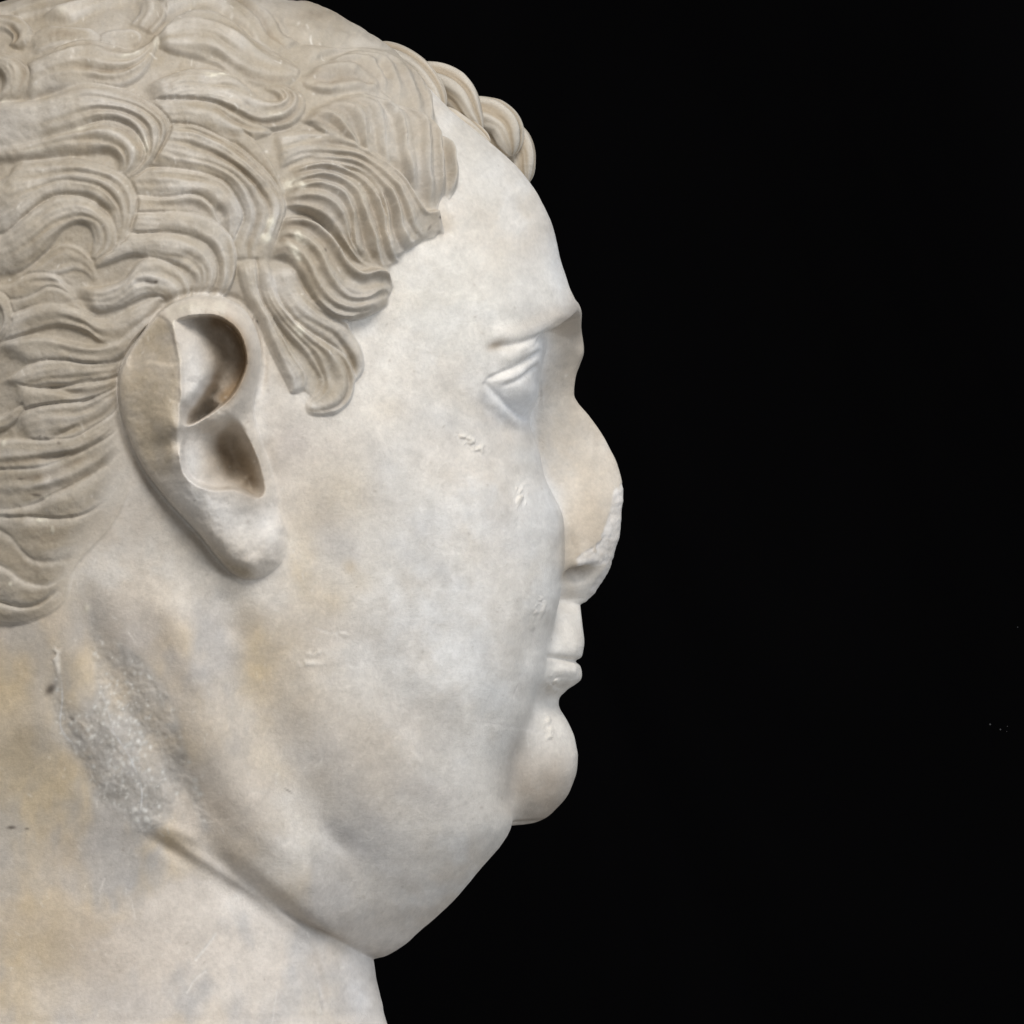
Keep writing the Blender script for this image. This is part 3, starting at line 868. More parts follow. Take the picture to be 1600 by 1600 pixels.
# ================================================================== apply relief
near = sstep(-0.05, 0.12, Ns[..., 1] * 1.0 + 0.25)
relief = sample(hair, Uh, Vm) * 1.0 + sample(fc_ * 1.0, Um, Vm)
# parts of the middle face hidden behind the cheek take no paint from it
Xr, Dr = to_uvd(F, np.abs(S))
hide = ((np.abs(S) < 120) & (Um < 845) & (Vv > 520) & (Vv < 960) & (np.cos(PH) > 0.5))
relief = np.where(hide, 0, relief)
earh = sample(ear, Um, Vm)
earh = np.where(np.cos(PH) > 0.75, 0, earh)
F2 = F + Ns[..., 0] * relief
S2 = S + Ns[..., 1] * relief
V2 = Vv + Ns[..., 2] * relief
# ear raised sideways along the viewing direction of the design frame, mirrored on the far side
sg = np.sign(S)
F2 = F2 + earh * (-SP)
S2 = S2 + earh * CP * sg
X2, D2 = to_uvd(F2, S2)

# world coordinates
WX = (X2 - 800) * SC
WY = -D2 * SC
WZ = (800 - V2) * SC
NWD = gridnormals(WX, WY, WZ)
ctr = np.array([(CX - 800) * SC, 0, 0])
if (NWD[NR // 2, :, 0] * (WX[NR // 2] - ctr[0]) + NWD[NR // 2, :, 1] * WY[NR // 2]).mean() < 0:
    NWD = -NWD

# ================================================================== colour (stone tint, stains, patina, painted light and shade)
def mixc(c, m, k):
    m = m[..., None] if m.ndim == 2 else m
    return c * (1 - m) + np.array(k, np.float32) * m


n1, n2, n3 = noise(170, 61, 4), noise(60, 62, 4), noise(14, 63, 3)
col_ = np.empty((RH, RW, 3), np.float32)
col_[:] = (0.74, 0.70, 0.645)
col_ = mixc(col_, np.clip(0.35 + 0.35 * n2 + 0.1 * n3, 0, 1) * 0.45, (0.76, 0.76, 0.755))
col_ = mixc(col_, np.clip(0.1 + 0.45 * noise(80, 64, 4), 0, 1) * 0.6, (0.62, 0.53, 0.43))
# greyer, yellower lower cheek and neck
ax = np.maximum(sstep(620, 250, UU) * sstep(860, 1020, VV), 0.8 * sstep(1250, 1420, VV) * sstep(620, 480, UU))
col_ = mixc(col_, 0.65 * ax, (0.60, 0.525, 0.455))
yel = np.clip(0.15 + 0.7 * noise(90, 65, 4), 0, 1)
col_ = mixc(col_, sstep(1330, 1480, VV) * sstep(60, 260, UU) * 0.55, (0.70, 0.635, 0.575))
col_ = mixc(col_, np.clip(yel * ax * 0.85, 0, 0.8), (0.62, 0.505, 0.345))
col_ = mixc(col_, sstep(200, 40, UU) * sstep(1000, 1080, VV) * np.clip(0.25 + 0.4 * noise(60, 68, 3), 0, 0.8), (0.60, 0.49, 0.33))
gry = np.clip(-0.05 + 0.8 * noise(70, 66, 4, 0.55, 0.8, 1.4), 0, 1)
col_ = mixc(col_, np.clip(gry * (0.22 + 0.65 * ax), 0, 0.75), (0.46, 0.45, 0.45))
col_ = mixc(col_, np.clip(noise(48, 69, 4, 0.55) * 0.5 - 0.1, 0, 0.5) * (1 - ax), (0.80, 0.79, 0.775))
# tone patches (stains, painted shade, painted cool light) with places of their own: (u, v, su, sv, angle, strength, colour)
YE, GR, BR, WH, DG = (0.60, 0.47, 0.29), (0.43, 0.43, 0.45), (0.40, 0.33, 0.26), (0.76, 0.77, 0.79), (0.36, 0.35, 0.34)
TONES = [(620,860,40,18,20,.4,(0.50,0.50,0.51)),(520,820,14,30,-30,.45,(0.45,0.45,0.47)),(580,700,24,10,60,.3,(0.50,0.49,0.48)),(660,1240,50,16,30,.45,(0.47,0.455,0.45)),(590,1290,40,14,40,.5,(0.44,0.43,0.43)),(740,1010,30,14,60,.3,(0.52,0.51,0.50)),
      (470,900,14,40,-10,.45,(0.64,0.54,0.37)),(600,640,24,18,0,.3,(0.66,0.57,0.45)),(700,620,30,16,30,.25,(0.66,0.58,0.47)),(640,470,40,26,0,.25,(0.64,0.58,0.48)),(510,985,24,8,0,.35,(0.55,0.49,0.42)),(430,1200,30,16,30,.4,(0.63,0.53,0.38)),(640,930,10,24,-20,.25,(0.62,0.54,0.42)),
      (470,980,55,150,-12,.45,(0.56,0.48,0.39)),(520,1140,90,60,25,.3,(0.58,0.51,0.43)),(330,1180,30,90,-20,.3,(0.66,0.62,0.57)),(560,700,60,40,0,.25,(0.64,0.56,0.46)),(450,1080,30,60,-20,.35,(0.55,0.46,0.34)),(40,1180,60,120,0,.3,(0.56,0.49,0.37)),(300,1250,60,14,35,.3,(0.62,0.55,0.46)),
      (893,520,16,26,5,.75,(0.33,0.27,0.21)),(900,565,12,24,0,.7,(0.38,0.32,0.25)),(845,1240,40,30,20,.7,(0.40,0.33,0.26)),  # glabella browns, dirt plus shading; the chin one is shade put into colour
      (890,515,14,22,10,.9,(0.36,0.30,0.24)),(895,560,15,28,0,.8,(0.40,0.345,0.28)),(885,600,14,24,0,.4,(0.5,0.45,0.4)),(925,790,22,30,-20,.6,(0.50,0.41,0.31)),(930,835,20,16,-30,.5,(0.48,0.38,0.27)),  # first ones: glabella dirt with its shading painted in
      (480,760,40,60,0,.25,(0.62,0.54,0.45)),(640,560,50,40,0,.2,(0.62,0.57,0.5)),(780,860,30,60,0,.25,(0.66,0.60,0.54)),(500,700,50,40,20,.25,(0.58,0.52,0.46)),(430,700,20,80,0,.35,(0.55,0.49,0.43)),(600,1080,50,50,0,.25,(0.62,0.57,0.5)),(360,1130,40,60,-20,.3,(0.62,0.52,0.40)),(560,1180,40,30,20,.3,(0.6,0.54,0.47)),(700,1250,60,40,30,.3,(0.58,0.53,0.48)),(640,1330,40,50,30,.25,(0.58,0.53,0.48)),
      (700,540,26,14,-20,.2,(0.6,0.56,0.5)),(460,1420,60,30,40,.35,(0.50,0.44,0.37)),(380,1345,40,12,38,.4,(0.5,0.43,0.35)),(480,1440,50,10,42,.5,(0.48,0.42,0.35)),(546,885,7,10,-20,.7,YE),(495,840,30,45,20,.35,YE),(400,1010,18,60,-10,.5,YE),(395,1060,20,30,0,.4,YE),(560,905,14,14,0,.25,YE),(60,1080,40,60,0,.35,YE),(20,1420,40,60,0,.35,YE),(560,770,40,30,20,.3,YE),(520,940,22,20,40,.4,YE),(110,1320,10,40,-20,.3,YE),(90,930,30,30,0,.3,YE),  # narrow ones darken the crease below the jaw roll
      (512,845,18,28,-35,.45,GR),(545,865,12,20,-35,.35,GR),(650,820,30,22,10,.35,GR),(590,770,20,40,0,.2,GR),(700,900,30,12,40,.2,GR),(345,930,50,35,30,.35,DG),(560,1320,60,18,40,.45,GR),(500,1180,30,60,-35,.35,GR),(455,690,24,24,0,.3,(0.47,0.43,0.42)),(215,1020,20,60,-15,.3,GR),(60,1090,14,60,0,.3,GR),(150,950,24,50,-10,.5,DG),(220,820,40,50,-30,.45,BR),  # dark patch below the ear lobe is shadow put into the colour
      (848,1225,34,44,20,.7,(0.42,0.36,0.30)),(815,1190,12,40,0,.45,(0.42,0.36,0.30)),(840,1275,34,8,10,.5,(0.40,0.34,0.28)),(640,1130,60,40,0,.25,BR),(600,1230,50,40,20,.2,BR),  # chin entries are underside shading put into the colour
      (900,570,20,30,0,.75,(0.40,0.35,0.29)),(885,528,16,16,0,.5,(0.38,0.32,0.26)),(930,720,26,50,-20,.5,(0.50,0.42,0.33)),(905,835,24,34,20,.7,(0.46,0.37,0.27)),(888,870,10,40,0,.7,(0.44,0.35,0.24)),(775,540,10,6,-20,.75,BR),(840,500,40,10,-25,.3,BR),  # the glabella pair mixes brown dirt and painted shading
      (880,640,18,26,0,.35,(0.5,0.47,0.42)),(700,690,20,14,30,.3,BR),(800,640,40,16,35,.6,WH),(835,600,22,30,20,.6,WH),(850,550,14,20,20,.5,WH),(860,760,12,70,-8,.4,WH),(870,400,14,80,-12,.4,WH),(720,460,70,60,0,.15,(0.6,0.58,0.5)),  # cool white at eye and forehead edge: painted light from the right
      (750,330,40,40,0,.35,(0.55,0.52,0.47)),(720,230,30,40,30,.4,(0.55,0.51,0.45)),(690,350,14,14,0,.5,(0.5,0.41,0.30)),
      (590,1000,80,60,0,.2,WH),(690,760,90,50,10,.25,WH),(700,970,60,60,0,.25,WH),(400,1400,60,30,35,.25,WH),(560,1540,18,40,-10,.45,(0.66,0.67,0.70)),(440,1010,30,30,0,.25,YE),  # bluish patch on the front of the neck is painted cool light
      (130,1480,70,50,20,.35,BR),(200,1390,20,30,0,.3,GR),(100,1330,30,30,0,.25,BR),(170,1560,60,26,10,.3,GR)]
for x_, y_, sx_, sy_, an_, a_, k_ in TONES:
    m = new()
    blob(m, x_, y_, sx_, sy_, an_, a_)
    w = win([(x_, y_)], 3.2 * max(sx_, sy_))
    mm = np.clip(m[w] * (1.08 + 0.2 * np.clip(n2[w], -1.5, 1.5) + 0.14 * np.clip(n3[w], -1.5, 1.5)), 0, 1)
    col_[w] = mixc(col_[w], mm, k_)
# hair patina: brown film, rubbed light on the ridges
pat = np.clip(0.78 + 0.18 * n2 + 0.1 * n3, 0, 1) * hairmask
hcol = np.empty_like(col_)
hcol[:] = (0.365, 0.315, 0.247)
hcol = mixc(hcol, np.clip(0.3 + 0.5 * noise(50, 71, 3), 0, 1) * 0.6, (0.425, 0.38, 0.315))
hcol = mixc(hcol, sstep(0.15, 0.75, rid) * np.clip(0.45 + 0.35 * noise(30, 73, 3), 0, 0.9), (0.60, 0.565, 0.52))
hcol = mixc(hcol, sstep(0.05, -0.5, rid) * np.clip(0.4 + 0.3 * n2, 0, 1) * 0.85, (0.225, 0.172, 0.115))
hcol = mixc(hcol, np.clip(0.05 + 0.4 * noise(40, 72, 3), 0, 1) * 0.5, (0.52, 0.50, 0.48))
# towards the forehead the film thins
thin = sstep(380, 640, UU) * sstep(560, 260, VV)
hcol = mixc(hcol, 0.22 * thin, (0.62, 0.585, 0.535))
tipz = (1 - sstep(0.55, 0.98, blur(hairmask, 13))) * (UU > 300)
hcol = mixc(hcol, np.clip(tipz * (0.75 + 0.3 * n2), 0, 0.85) * (0.35 + 0.65 * sstep(-0.3, 0.6, rid)), (0.68, 0.65, 0.61))
pm = ((blur(hairmask, 1.2) * (1 - (UU > 395)) + (UU > 395) * sstep(0.12, 0.95, blur(hairmask, 4) + 0.10 * n3)) * (0.35 + 0.65 * fade) * (0.93 + 0.07 * np.clip(n3, -1, 1)))
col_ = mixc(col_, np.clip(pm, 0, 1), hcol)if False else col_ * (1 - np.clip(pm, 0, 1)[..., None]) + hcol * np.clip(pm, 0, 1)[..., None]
# brown wash just outside the hairline
wash = np.clip(blur(hairmask, 9) * 1.6, 0, 1) * (1 - hairmask) * np.clip(0.5 + 0.4 * n2, 0, 1)
col_ = mixc(col_, wash * 0.35, (0.5, 0.44, 0.36))
# ear colours
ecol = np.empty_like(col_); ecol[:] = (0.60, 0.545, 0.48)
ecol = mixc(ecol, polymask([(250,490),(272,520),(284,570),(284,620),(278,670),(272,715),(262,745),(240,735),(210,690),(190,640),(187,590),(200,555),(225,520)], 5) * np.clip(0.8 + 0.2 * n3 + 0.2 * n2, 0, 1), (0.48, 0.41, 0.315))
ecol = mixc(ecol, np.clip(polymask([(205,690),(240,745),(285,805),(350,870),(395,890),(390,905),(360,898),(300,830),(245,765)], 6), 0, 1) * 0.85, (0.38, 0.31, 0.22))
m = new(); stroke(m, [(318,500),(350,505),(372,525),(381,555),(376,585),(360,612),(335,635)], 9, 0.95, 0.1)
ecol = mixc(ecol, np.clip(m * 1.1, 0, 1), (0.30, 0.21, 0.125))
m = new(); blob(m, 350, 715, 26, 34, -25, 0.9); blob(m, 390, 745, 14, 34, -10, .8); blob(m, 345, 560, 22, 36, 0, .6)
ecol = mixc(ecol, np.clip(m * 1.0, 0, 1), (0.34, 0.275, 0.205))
m = new(); blob(m, 305, 590, 14, 40, 0, .8); blob(m, 300, 720, 12, 24, 0, .8); blob(m, 340, 800, 50, 22, 25, .7); blob(m, 425, 820, 20, 26, 0, .7); blob(m, 300, 770, 24, 14, 30, .5)
ecol = mixc(ecol, np.clip(m, 0, 1) * 0.85, (0.68, 0.665, 0.65))
m = new(); stroke(m, [(258,492),(285,484),(320,480),(360,484)], 9, .8, .1); stroke(m, [(272,500),(274,530),(285,575)], 3, .7, .1)
ecol = mixc(ecol, np.clip(m * (1 + .4 * n3), 0, 1), (0.66, 0.61, 0.53))
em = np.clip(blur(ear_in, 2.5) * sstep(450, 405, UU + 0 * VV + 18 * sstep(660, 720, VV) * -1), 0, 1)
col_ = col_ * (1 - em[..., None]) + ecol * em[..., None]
nt_ = polymask([(862,505),(912,500),(916,600),(985,760),(985,850),(925,900),(880,890),(880,790),(852,740),(838,680),(840,610)], 7)
col_ = mixc(col_, nt_ * np.clip(0.55 + 0.2 * n2 + 0.12 * n3, 0, 0.9), (0.56, 0.49, 0.405))
# grey pitted patch with white crystals
pg = np.clip(patch * (0.8 + 0.35 * noise(20, 81, 3)), 0, 1)
col_ = mixc(col_, pg * 0.75, (0.46, 0.445, 0.43))
col_ = mixc(col_, pg * np.clip(0.2 + 0.6 * noise(24, 84, 3), 0, 1) * 0.5, (0.36, 0.33, 0.29))
r3 = np.random.default_rng(5)
spk = new()
for k in range(900):
    x_, y_ = r3.uniform(75, 330), r3.uniform(930, 1310)
    if patch[int(y_ - V0), int(x_ - U0)] < 0.55:
        continue
    dens = math.exp(-((x_ - 165) ** 2 / 60 ** 2 + (y_ - 1170) ** 2 / 90 ** 2)) + 0.25
    if r3.random() > dens * 1.2:
        continue
    rr = r3.uniform(0.8, 2.3)
    blob(spk, x_, y_, rr, rr, 0, r3.uniform(.4, 1))
for x_, y_ in [(307,1233),(314,1242),(306,1220),(211,1265),(225,1265),(214,1282),(229,1279),(208,1187),(199,1165)]:
    blob(spk, x_, y_, 3, 3, 0, 1)
spk = np.clip(spk, 0, 1)
col_ = mixc(col_, spk * 0.85, (0.72, 0.71, 0.68))
vein = new()
stroke(vein, [(165,1130),(195,1170),(210,1200),(222,1240),(215,1290)], 1.0, .7, .1)
stroke(vein, [(150,1060),(165,1100),(180,1150)], .8, .4, .1)
stroke(vein, [(95,1050),(97,1090),(95,1140),(130,1180)], 1.0, .6, .1)
col_ = mixc(col_, np.clip(vein * (1 + .6 * n3), 0, 1), (0.66, 0.66, 0.66))
col_ = mixc(col_, np.clip(brk, 0, 1) * np.clip(0.85 + 0.3 * n3, 0, 1), (0.70, 0.665, 0.63))
col_ = mixc(col_, np.clip(scr * 0.8, 0, 1), (0.74, 0.70, 0.66))
col_ = mixc(col_, np.clip(crust * 1.0, 0, 1), (0.72, 0.68, 0.62))
col_ = mixc(col_, np.clip(flk, 0, 1), (0.72, 0.68, 0.58))
col_ = mixc(col_, dark * 0.85, (0.07, 0.055, 0.045))
r4 = np.random.default_rng(12)
mw = new(); md = new()
for k in range(260):
    x_, y_ = r4.uniform(0, 880), r4.uniform(0, 1600)
    L_ = r4.uniform(4, 16); a_ = r4.normal(1.1, 0.5)
    stroke(mw, [(x_, y_), (x_ + L_ * math.cos(a_), y_ + L_ * math.sin(a_))], r4.uniform(0.6, 1.0), r4.uniform(.3, .8), 0.2)
for k in range(420):
    x_, y_ = r4.uniform(0, 900), r4.uniform(0, 1600)
    blob(mw if k % 3 else md, x_, y_, r4.uniform(.8, 2.4), r4.uniform(.7, 1.6), r4.uniform(0, 180), r4.uniform(.3, .8))
col_ = mixc(col_, np.clip(mw, 0, 1) * 0.6, (0.80, 0.77, 0.72))
col_ = mixc(col_, np.clip(md, 0, 1) * 0.55, (0.28, 0.23, 0.18))
veil = np.clip(np.abs(noise(55, 93, 5, 0.6)) * 1.0, 0, 1)
col_ = col_ * (1 + 0.028 * (1 - 2 * sstep(0.0, 0.35, veil)) * facem)[..., None]
fr_ = noise(3.0, 91, 1)
col_ *= (1 + 0.03 * fr_ + 0.035 * n3)[..., None]
col_ = np.clip(col_, 0.02, 0.85)
VC = np.stack([sample(col_[..., k], np.where(fold, Uh, Um), Vm) for k in range(3)], -1)

# ================================================================== material
mat = bpy.data.materials.new('weathered_marble')
mat.use_nodes = True
nt = mat.node_tree
nd, lk = nt.nodes, nt.links
bsdf = nd['Principled BSDF']
att = nd.new('ShaderNodeAttribute'); att.attribute_name = 'stone_tint'
tc = nd.new('ShaderNodeTexCoord')


def tex_noise(scale, detail, rough=0.6):
    t = nd.new('ShaderNodeTexNoise')
    t.inputs['Scale'].default_value = scale
    t.inputs['Detail'].default_value = detail
    t.inputs['Roughness'].default_value = rough
    lk.new(tc.outputs['Object'], t.inputs['Vector'])
    return t


na = tex_noise(150, 6)
nb = tex_noise(1100, 5, 0.7)
mr = nd.new('ShaderNodeMapRange')
mr.inputs['From Min'].default_value = 0.3; mr.inputs['From Max'].default_value = 0.7
mr.inputs['To Min'].default_value = 0.93; mr.inputs['To Max'].default_value = 1.06
lk.new(na.outputs['Fac'], mr.inputs['Value'])
mr2 = nd.new('ShaderNodeMapRange')
mr2.inputs['From Min'].default_value = 0.3; mr2.inputs['From Max'].default_value = 0.7
mr2.inputs['To Min'].default_value = 0.93; mr2.inputs['To Max'].default_value = 1.06
lk.new(nb.outputs['Fac'], mr2.inputs['Value'])
mu = nd.new('ShaderNodeMath'); mu.operation = 'MULTIPLY'
lk.new(mr.outputs[0], mu.inputs[0]); lk.new(mr2.outputs[0], mu.inputs[1])
vm = nd.new('ShaderNodeVectorMath'); vm.operation = 'SCALE'
lk.new(att.outputs['Color'], vm.inputs[0]); lk.new(mu.outputs[0], vm.inputs['Scale'])
lk.new(vm.outputs[0], bsdf.inputs['Base Color'])
bsdf.inputs['Roughness'].default_value = 0.5
bsdf.inputs['Specular IOR Level'].default_value = 0.3
bsdf.subsurface_method = 'BURLEY' if hasattr(bsdf, 'subsurface_method') else None
bsdf.inputs['Subsurface Weight'].default_value = 0.12
bsdf.inputs['Subsurface Radius'].default_value = (1.0, 0.85, 0.7)
bsdf.inputs['Subsurface Scale'].default_value = 0.002
bp = nd.new('ShaderNodeBump')
bp.inputs['Strength'].default_value = 0.4
bp.inputs['Distance'].default_value = 0.0004
ad = nd.new('ShaderNodeMath'); ad.operation = 'ADD'
lk.new(na.outputs['Fac'], ad.inputs[0]); lk.new(nb.outputs['Fac'], ad.inputs[1])
lk.new(ad.outputs[0], bp.inputs['Height'])
lk.new(bp.outputs[0], bsdf.inputs['Normal'])

# ================================================================== split into head, neck, ear, eye, nose, lips, hair locks
HEADP, NECKP, EARP, EYEP, NOSEP, UPL, LOL, CHIN, BACKH = 1, 2, 3, 4, 5, 6, 7, 8, 9
region = np.full((NR, NC), HEADP, np.int32)
hairv = sample(hairmask * fade, Uh, Vm) > 0.5
labv = lab[np.clip(np.round(Vm - V0).astype(int), 0, RH - 1), np.clip(np.round(Uh - U0).astype(int), 0, RW - 1)]
frontal_b = np.cos(PH) > 0.3
hairv &= ~((Um > 480) & (Vv > 660))
region[hairv] = BACKH
nearside = (S > 0) & ~fold
region[hairv & (labv >= 0) & nearside] = 100 + labv[hairv & (labv >= 0) & nearside]
earv = (sample(ear_in, Um, Vm) > 0.5) & (np.cos(PH) < 0.8)
region[earv & (S > 0)] = EARP
region[earv & (S <= 0)] = 10
eyem = (sample(EYEM, Um, Vm) > 0.5) & (np.cos(PH) > 0.3) & (aS > 110)
region[eyem & (S > 0)] = EYEP
region[eyem & (S <= 0)] = 11
fcen = np.cos(PH) > 0.85
region[fcen & (aS < col(NW, Vv, 1) * 0.93) & (Vv > 600) & (Vv < 944)] = NOSEP
region[fcen & (aS < 118) & (Vv >= 1012) & (Vv < 1034)] = UPL
region[fcen & (aS < 118) & (Vv >= 1034) & (Vv < 1064)] = LOL
# neck below the crease
neckv = Vm > np.interp(Um, [-300, 180, 250, 330, 450, 520, 575, 590, 2000], [980, 1282, 1286, 1322, 1432, 1478, 1498, 1499, 1499])
region[neckv & (region == HEADP)] = NECKP

bust = bpy.data.objects.new('marble_bust', None)
scene.collection.objects.link(bust)
bust.location = (-0.11, 0.0, -0.19)
bust['label'] = 'weathered white marble portrait head in profile facing right, with carved wavy hair, before black cloth'
bust['category'] = 'statue'

POS = np.stack([WX, WY, WZ], -1).reshape(-1, 3) - np.array(bust.location)
NRM = NWD.reshape(-1, 3)
COL = VC.reshape(-1, 3)
ii, jj = np.meshgrid(np.arange(NR - 1), np.arange(NC), indexing='ij')
j2 = (jj + 1) % NC
quads = np.stack([ii * NC + jj, ii * NC + j2, (ii + 1) * NC + j2, (ii + 1) * NC + jj], -1).reshape(-1, 4)
# outward winding
q0 = quads[(NR // 2) * NC + NC // 2]
nq = np.cross(POS[q0[1]] - POS[q0[0]], POS[q0[2]] - POS[q0[0]])
if nq @ NRM[q0[0]] < 0:
    quads = quads[:, ::-1]
qreg = region[:-1, :].reshape(-1)


def mesh_obj(name, verts, faces_flat, starts, totals, normals, colors, parent, m=mat):
    me = bpy.data.meshes.new(name)
    me.vertices.add(len(verts)); me.vertices.foreach_set('co', verts.astype(np.float32).ravel())
    me.loops.add(len(faces_flat)); me.loops.foreach_set('vertex_index', faces_flat.astype(np.int32))
    me.polygons.add(len(starts))
    me.polygons.foreach_set('loop_start', starts.astype(np.int32))
    me.polygons.foreach_set('loop_total', totals.astype(np.int32))
    me.update(calc_edges=True)
    me.validate(clean_customdata=False)
    me.polygons.foreach_set('use_smooth', np.ones(len(me.polygons), bool))
    if colors is not None:
        ca = me.color_attributes.new('stone_tint', 'FLOAT_COLOR', 'POINT')
        c4 = np.ones((len(verts), 4), np.float32); c4[:, :3] = colors
        ca.data.foreach_set('color', c4.ravel())
    if normals is not None:
        me.normals_split_custom_set_from_vertices(normals.astype(np.float32))
    me.materials.append(m)
    o = bpy.data.objects.new(name, me)
    scene.collection.objects.link(o)
    if parent is not None:
        o.parent = parent
    return o


def part(name, sel, parent, cap=False):
    q = quads[sel]
    if len(q) < 12:
        return None
    idx, inv = np.unique(q, return_inverse=True)
    fl = inv.reshape(-1)
    st = np.arange(len(q)) * 4
    return mesh_obj(name, POS[idx], fl, st, np.full(len(q), 4), NRM[idx], COL[idx], parent)


small = []
for r in np.unique(qreg):
    if r >= 100:
        n = int((qreg == r).sum())
        if n < 150:
            small.append(r)
qreg = np.where(np.isin(qreg, small), BACKH, qreg)
def clean(reg):
    from collections import deque
    G = reg.reshape(NR - 1, NC)
    comp = np.full(G.size, -1, np.int64)
    g = G.ravel().tolist()
    done = bytearray(len(g))
    comps = []
    n_ = NC
    tot = len(g)
    for st_ in range(tot):
        if done[st_]:
            continue
        r_ = g[st_]
        done[st_] = 1
        stack = [st_]
        mem = [st_]
        while stack:
            c_ = stack.pop()
            rr, cc = divmod(c_, n_)
            for nb in (c_ - n_, c_ + n_, rr * n_ + (cc + 1) % n_, rr * n_ + (cc - 1) % n_):
                if 0 <= nb < tot and not done[nb] and g[nb] == r_:
                    done[nb] = 1
                    stack.append(nb); mem.append(nb)
        comps.append((r_, mem))
    best = {}
    for r_, mem in comps:
        best[r_] = max(best.get(r_, 0), len(mem))
    out = np.array(g)
    for r_, mem in comps:
        if len(mem) < best[r_]:
            mm = np.array(mem)
            nb = np.concatenate([mm - n_, mm + n_, mm + 1, mm - 1]) % tot
            o_ = out[nb]; o_ = o_[o_ != r_]
            if len(o_):
                v_, c_ = np.unique(o_, return_counts=True)
                out[mm] = v_[c_.argmax()]
    return out


qreg = clean(clean(qreg))
head = part('head', qreg == HEADP, bust)
neck = part('neck', qreg == NECKP, bust)
hairo = part('hair', qreg == BACKH, bust)
hairo['label'] = 'shallow carved hair between the locks, round the crown and far side'
er = part('ear', qreg == EARP, bust); er['label'] = 'near ear with its upper rim broken off to a flat facet'
part('ear', qreg == 10, bust)
ey = part('eye', qreg == EYEP, bust); part('eye', qreg == 11, bust)
ns_ = part('nose', qreg == NOSEP, bust); ns_['label'] = 'nose with rough broken tip and wing'
part('upper_lip', qreg == UPL, bust)
part('lower_lip', qreg == LOL, bust)
for r in np.unique(qreg):
    if r >= 100:
        part('hair_lock', qreg == r, bust)


# ---- fringe locks over the far side of the forehead: full rounded bodies standing off the skull
def fringe(path, wid, thick, side, grooves=3, depth=0.16, seed=1, n=70, m=72):
    P = arc(catmull(path, 160), n)
    P3 = catmull(path, 160)
    Lc = np.concatenate([[0], np.cumsum(np.linalg.norm(np.diff(P3, axis=0), axis=1))])
    t = np.linspace(0, Lc[-1], n)
    P = np.stack([np.interp(t, Lc, P3[:, k]) for k in range(3)], 1)
    tg = np.gradient(P, axis=0); tg /= np.linalg.norm(tg, axis=1, keepdims=True)
    a = np.array(side, float)[None] - (tg @ np.array(side, float))[:, None] * tg
    a /= np.linalg.norm(a, axis=1, keepdims=True)
    b = np.cross(tg, a)
    x = np.linspace(0, 1, n)
    w = np.interp(x, np.linspace(0, 1, len(wid)), wid)[:, None]
    h = np.interp(x, np.linspace(0, 1, len(thick)), thick)[:, None]
    endr = np.sqrt(np.clip(1 - np.clip((x - 0.82) / 0.18, 0, 1) ** 2, 0.0004, 1))[:, None] * np.sqrt(np.clip(1 - np.clip((0.12 - x) / 0.12, 0, 1) ** 2, 0.0004, 1))[:, None]
    th = np.linspace(0, 2 * math.pi, m, endpoint=False)[None]
    g = 1 + depth * (np.abs(np.cos(grooves * th / 1.0 + 1.1 * x[:, None] + seed)) ** 0.7 - 0.6)
    g = g + 0.035 * np.cos(9 * th + 2.5 * x[:, None] + seed) + 0.02 * np.cos(17 * th - 3 * x[:, None])
    g = g * (1 + 0.02 * np.sin(th * 7 + 9 * x[:, None] + seed))
    Q = P[:, None, :] + (a[:, None, :] * (w * np.cos(th) * g * endr)[..., None] + b[:, None, :] * (h * np.sin(th) * g * endr)[..., None])
    W = np.stack([(Q[..., 0] - 800) * SC, -Q[..., 2] * SC, (800 - Q[..., 1]) * SC], -1)
    rd = ((g - 1) / depth) + 0.6
    c = np.array([0.36, 0.30, 0.225])[None, None] * np.ones(W.shape)
    k = np.clip((rd - 0.45) / 0.5, 0, 1)[..., None] * 0.6
    c = c * (1 - k) + np.array([0.56, 0.535, 0.49]) * k
    rr = np.random.default_rng(seed)
    c = c * (1 + 0.08 * np.sin(7 * x[:, None] + 2 * th + seed))[..., None]
    V = W.reshape(-1, 3) - np.array(bust.location)
    i_, k_ = np.meshgrid(np.arange(n - 1), np.arange(m), indexing='ij')
    k2 = (k_ + 1) % m
    q = np.stack([i_ * m + k_, i_ * m + k2, (i_ + 1) * m + k2, (i_ + 1) * m + k_], -1).reshape(-1, 4)
    nn = np.cross(V[q[:, 1]] - V[q[:, 0]], V[q[:, 2]] - V[q[:, 0]])
    cen = V.mean(0)
    if (nn * (V[q[:, 0]] - cen)).sum() < 0:
        q = q[:, ::-1]
    return mesh_obj('hair_lock', V, q.reshape(-1), np.arange(len(q)) * 4, np.full(len(q), 4), None, c.reshape(-1, 3), bust)


FR = [
 ([(560,110,-60),(600,98,-60),(640,112,-60),(668,140,-50),(690,180,-40)], [34,38,34,26,14], [30,34,30,24,14], 3, 1),
 ([(630,140,-95),(675,130,-95),(712,146,-90),(735,180,-85),(752,205,-80)], [36,40,38,28,12], [30,36,34,24,12], 3, 2),
 ([(690,170,-80),(700,175,-75),(722,190,-70),(745,206,-66),(765,222,-60)], [14,16,16,14,8], [12,14,14,12,8], 2, 5),
 ([(700,185,-140),(745,180,-140),(778,192,-135),(792,218,-130),(800,240,-125)], [34,36,36,30,18], [30,34,36,30,18], 3, 3),
 ([(770,210,-170),(800,212,-165),(814,235,-160),(818,262,-155),(822,284,-150)], [24,26,25,20,10], [24,26,24,20,10], 2, 4),
]
for path, wid, thk, gv, sd in FR:
    o = fringe(path, wid, thk, (0, 0, 1), gv, 0.2, sd)
    o['label'] = 'thick curled forehead lock standing off the skull'

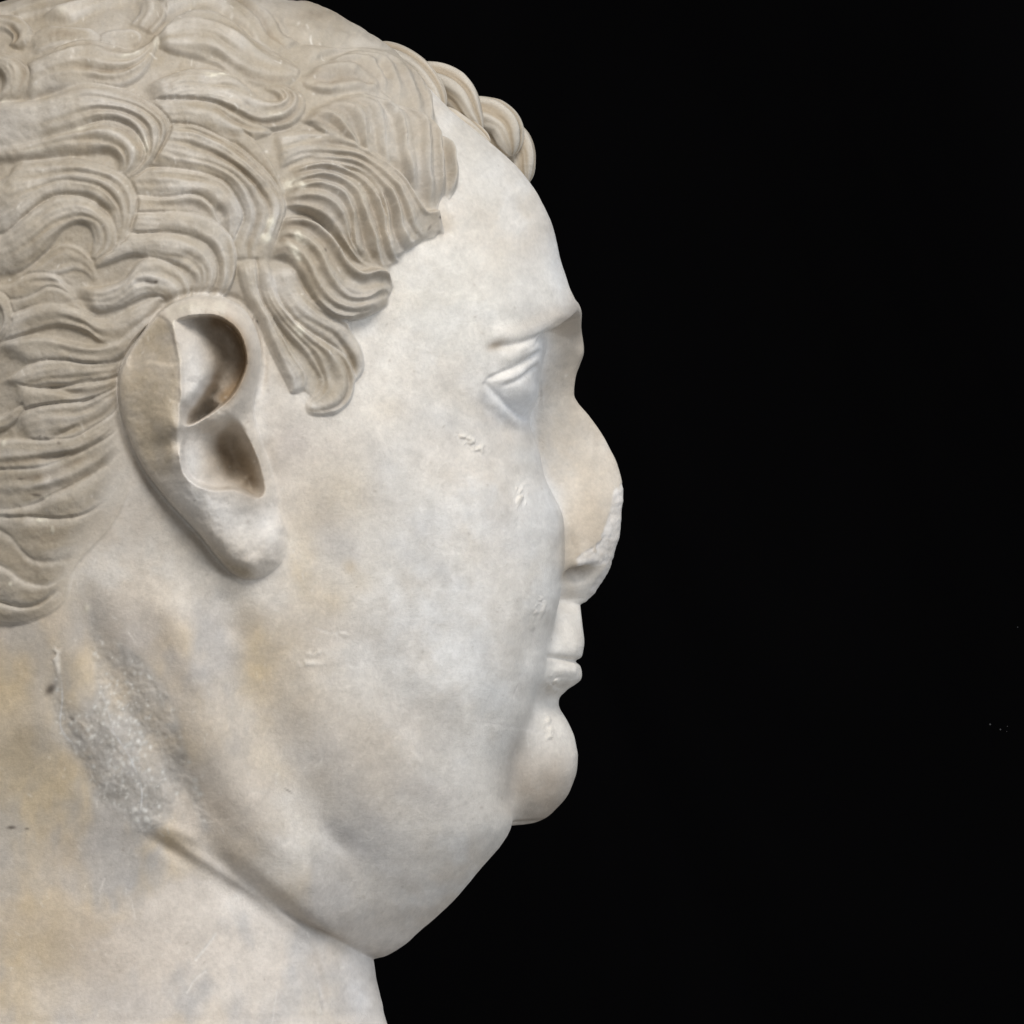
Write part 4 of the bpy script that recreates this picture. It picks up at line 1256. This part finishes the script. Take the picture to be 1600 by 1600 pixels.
# ================================================================== black cloth behind
cm = bpy.data.materials.new('black_cloth')
cm.use_nodes = True
b2 = cm.node_tree.nodes['Principled BSDF']
wn = cm.node_tree.nodes.new('ShaderNodeTexNoise'); wn.inputs['Scale'].default_value = 6
cr = cm.node_tree.nodes.new('ShaderNodeValToRGB')
cr.color_ramp.elements[0].color = (0.0006, 0.0006, 0.0008, 1)
cr.color_ramp.elements[1].color = (0.0018, 0.0017, 0.002, 1)
cm.node_tree.links.new(wn.outputs['Fac'], cr.inputs[0])
cm.node_tree.links.new(cr.outputs[0], b2.inputs['Base Color'])
b2.inputs['Roughness'].default_value = 0.95
b2.inputs['Specular IOR Level'].default_value = 0.02
nx, nz = 160, 120
gx, gz = np.meshgrid(np.linspace(-1.6, 1.6, nx), np.linspace(-1.3, 1.3, nz))
gy = 0.75 + 0.012 * np.sin(gx * 9 + 1.6 * np.sin(gz * 2)) + 0.008 * np.sin(gx * 21 + gz * 3) + 0.006 * np.sin((gx + gz) * 14)
V = np.stack([gx, gy, gz], -1).reshape(-1, 3)
V2_ = V + np.array([0, 0.002, 0])
i_, k_ = np.meshgrid(np.arange(nz - 1), np.arange(nx - 1), indexing='ij')
q = np.stack([i_ * nx + k_, i_ * nx + k_ + 1, (i_ + 1) * nx + k_ + 1, (i_ + 1) * nx + k_], -1).reshape(-1, 4)
cl = mesh_obj('black_cloth', np.vstack([V, V2_]), np.concatenate([q.ravel(), (q[:, ::-1] + len(V)).ravel()]), np.arange(2 * len(q)) * 4, np.full(2 * len(q), 4), None, None, None, cm)
cl['label'] = 'black cloth backdrop hanging behind the marble head'
cl['category'] = 'cloth'
lm = bpy.data.materials.new('pale_lint'); lm.use_nodes = True
lm.node_tree.nodes['Principled BSDF'].inputs['Base Color'].default_value = (0.06, 0.06, 0.065, 1)
for (px_, py_, r_) in [(1547, 1132, 2.4), (1563, 1140, 2.2), (1574, 1135, 1.2), (1573, 1143, 1.0), (1590, 980, 1.3)]:
    kk = (DIST + 0.72) / DIST
    cx_, cz_, rr_ = (px_ - 800) * SC * kk, (800 - py_) * SC * kk, r_ * SC
    vv = np.array([[0, 0, rr_], [0, 0, -rr_], [rr_, 0, 0], [-rr_, 0, 0], [0, rr_, 0], [0, -rr_, 0]]) + np.array([cx_, 0.72, cz_])
    ff = np.array([[0, 2, 4], [0, 4, 3], [0, 3, 5], [0, 5, 2], [1, 4, 2], [1, 3, 4], [1, 5, 3], [1, 2, 5]])
    mesh_obj('lint_speck', vv, ff.ravel(), np.arange(8) * 3, np.full(8, 3), None, None, cl, lm)
print('verts', NR * NC, 'locks', len(LK))
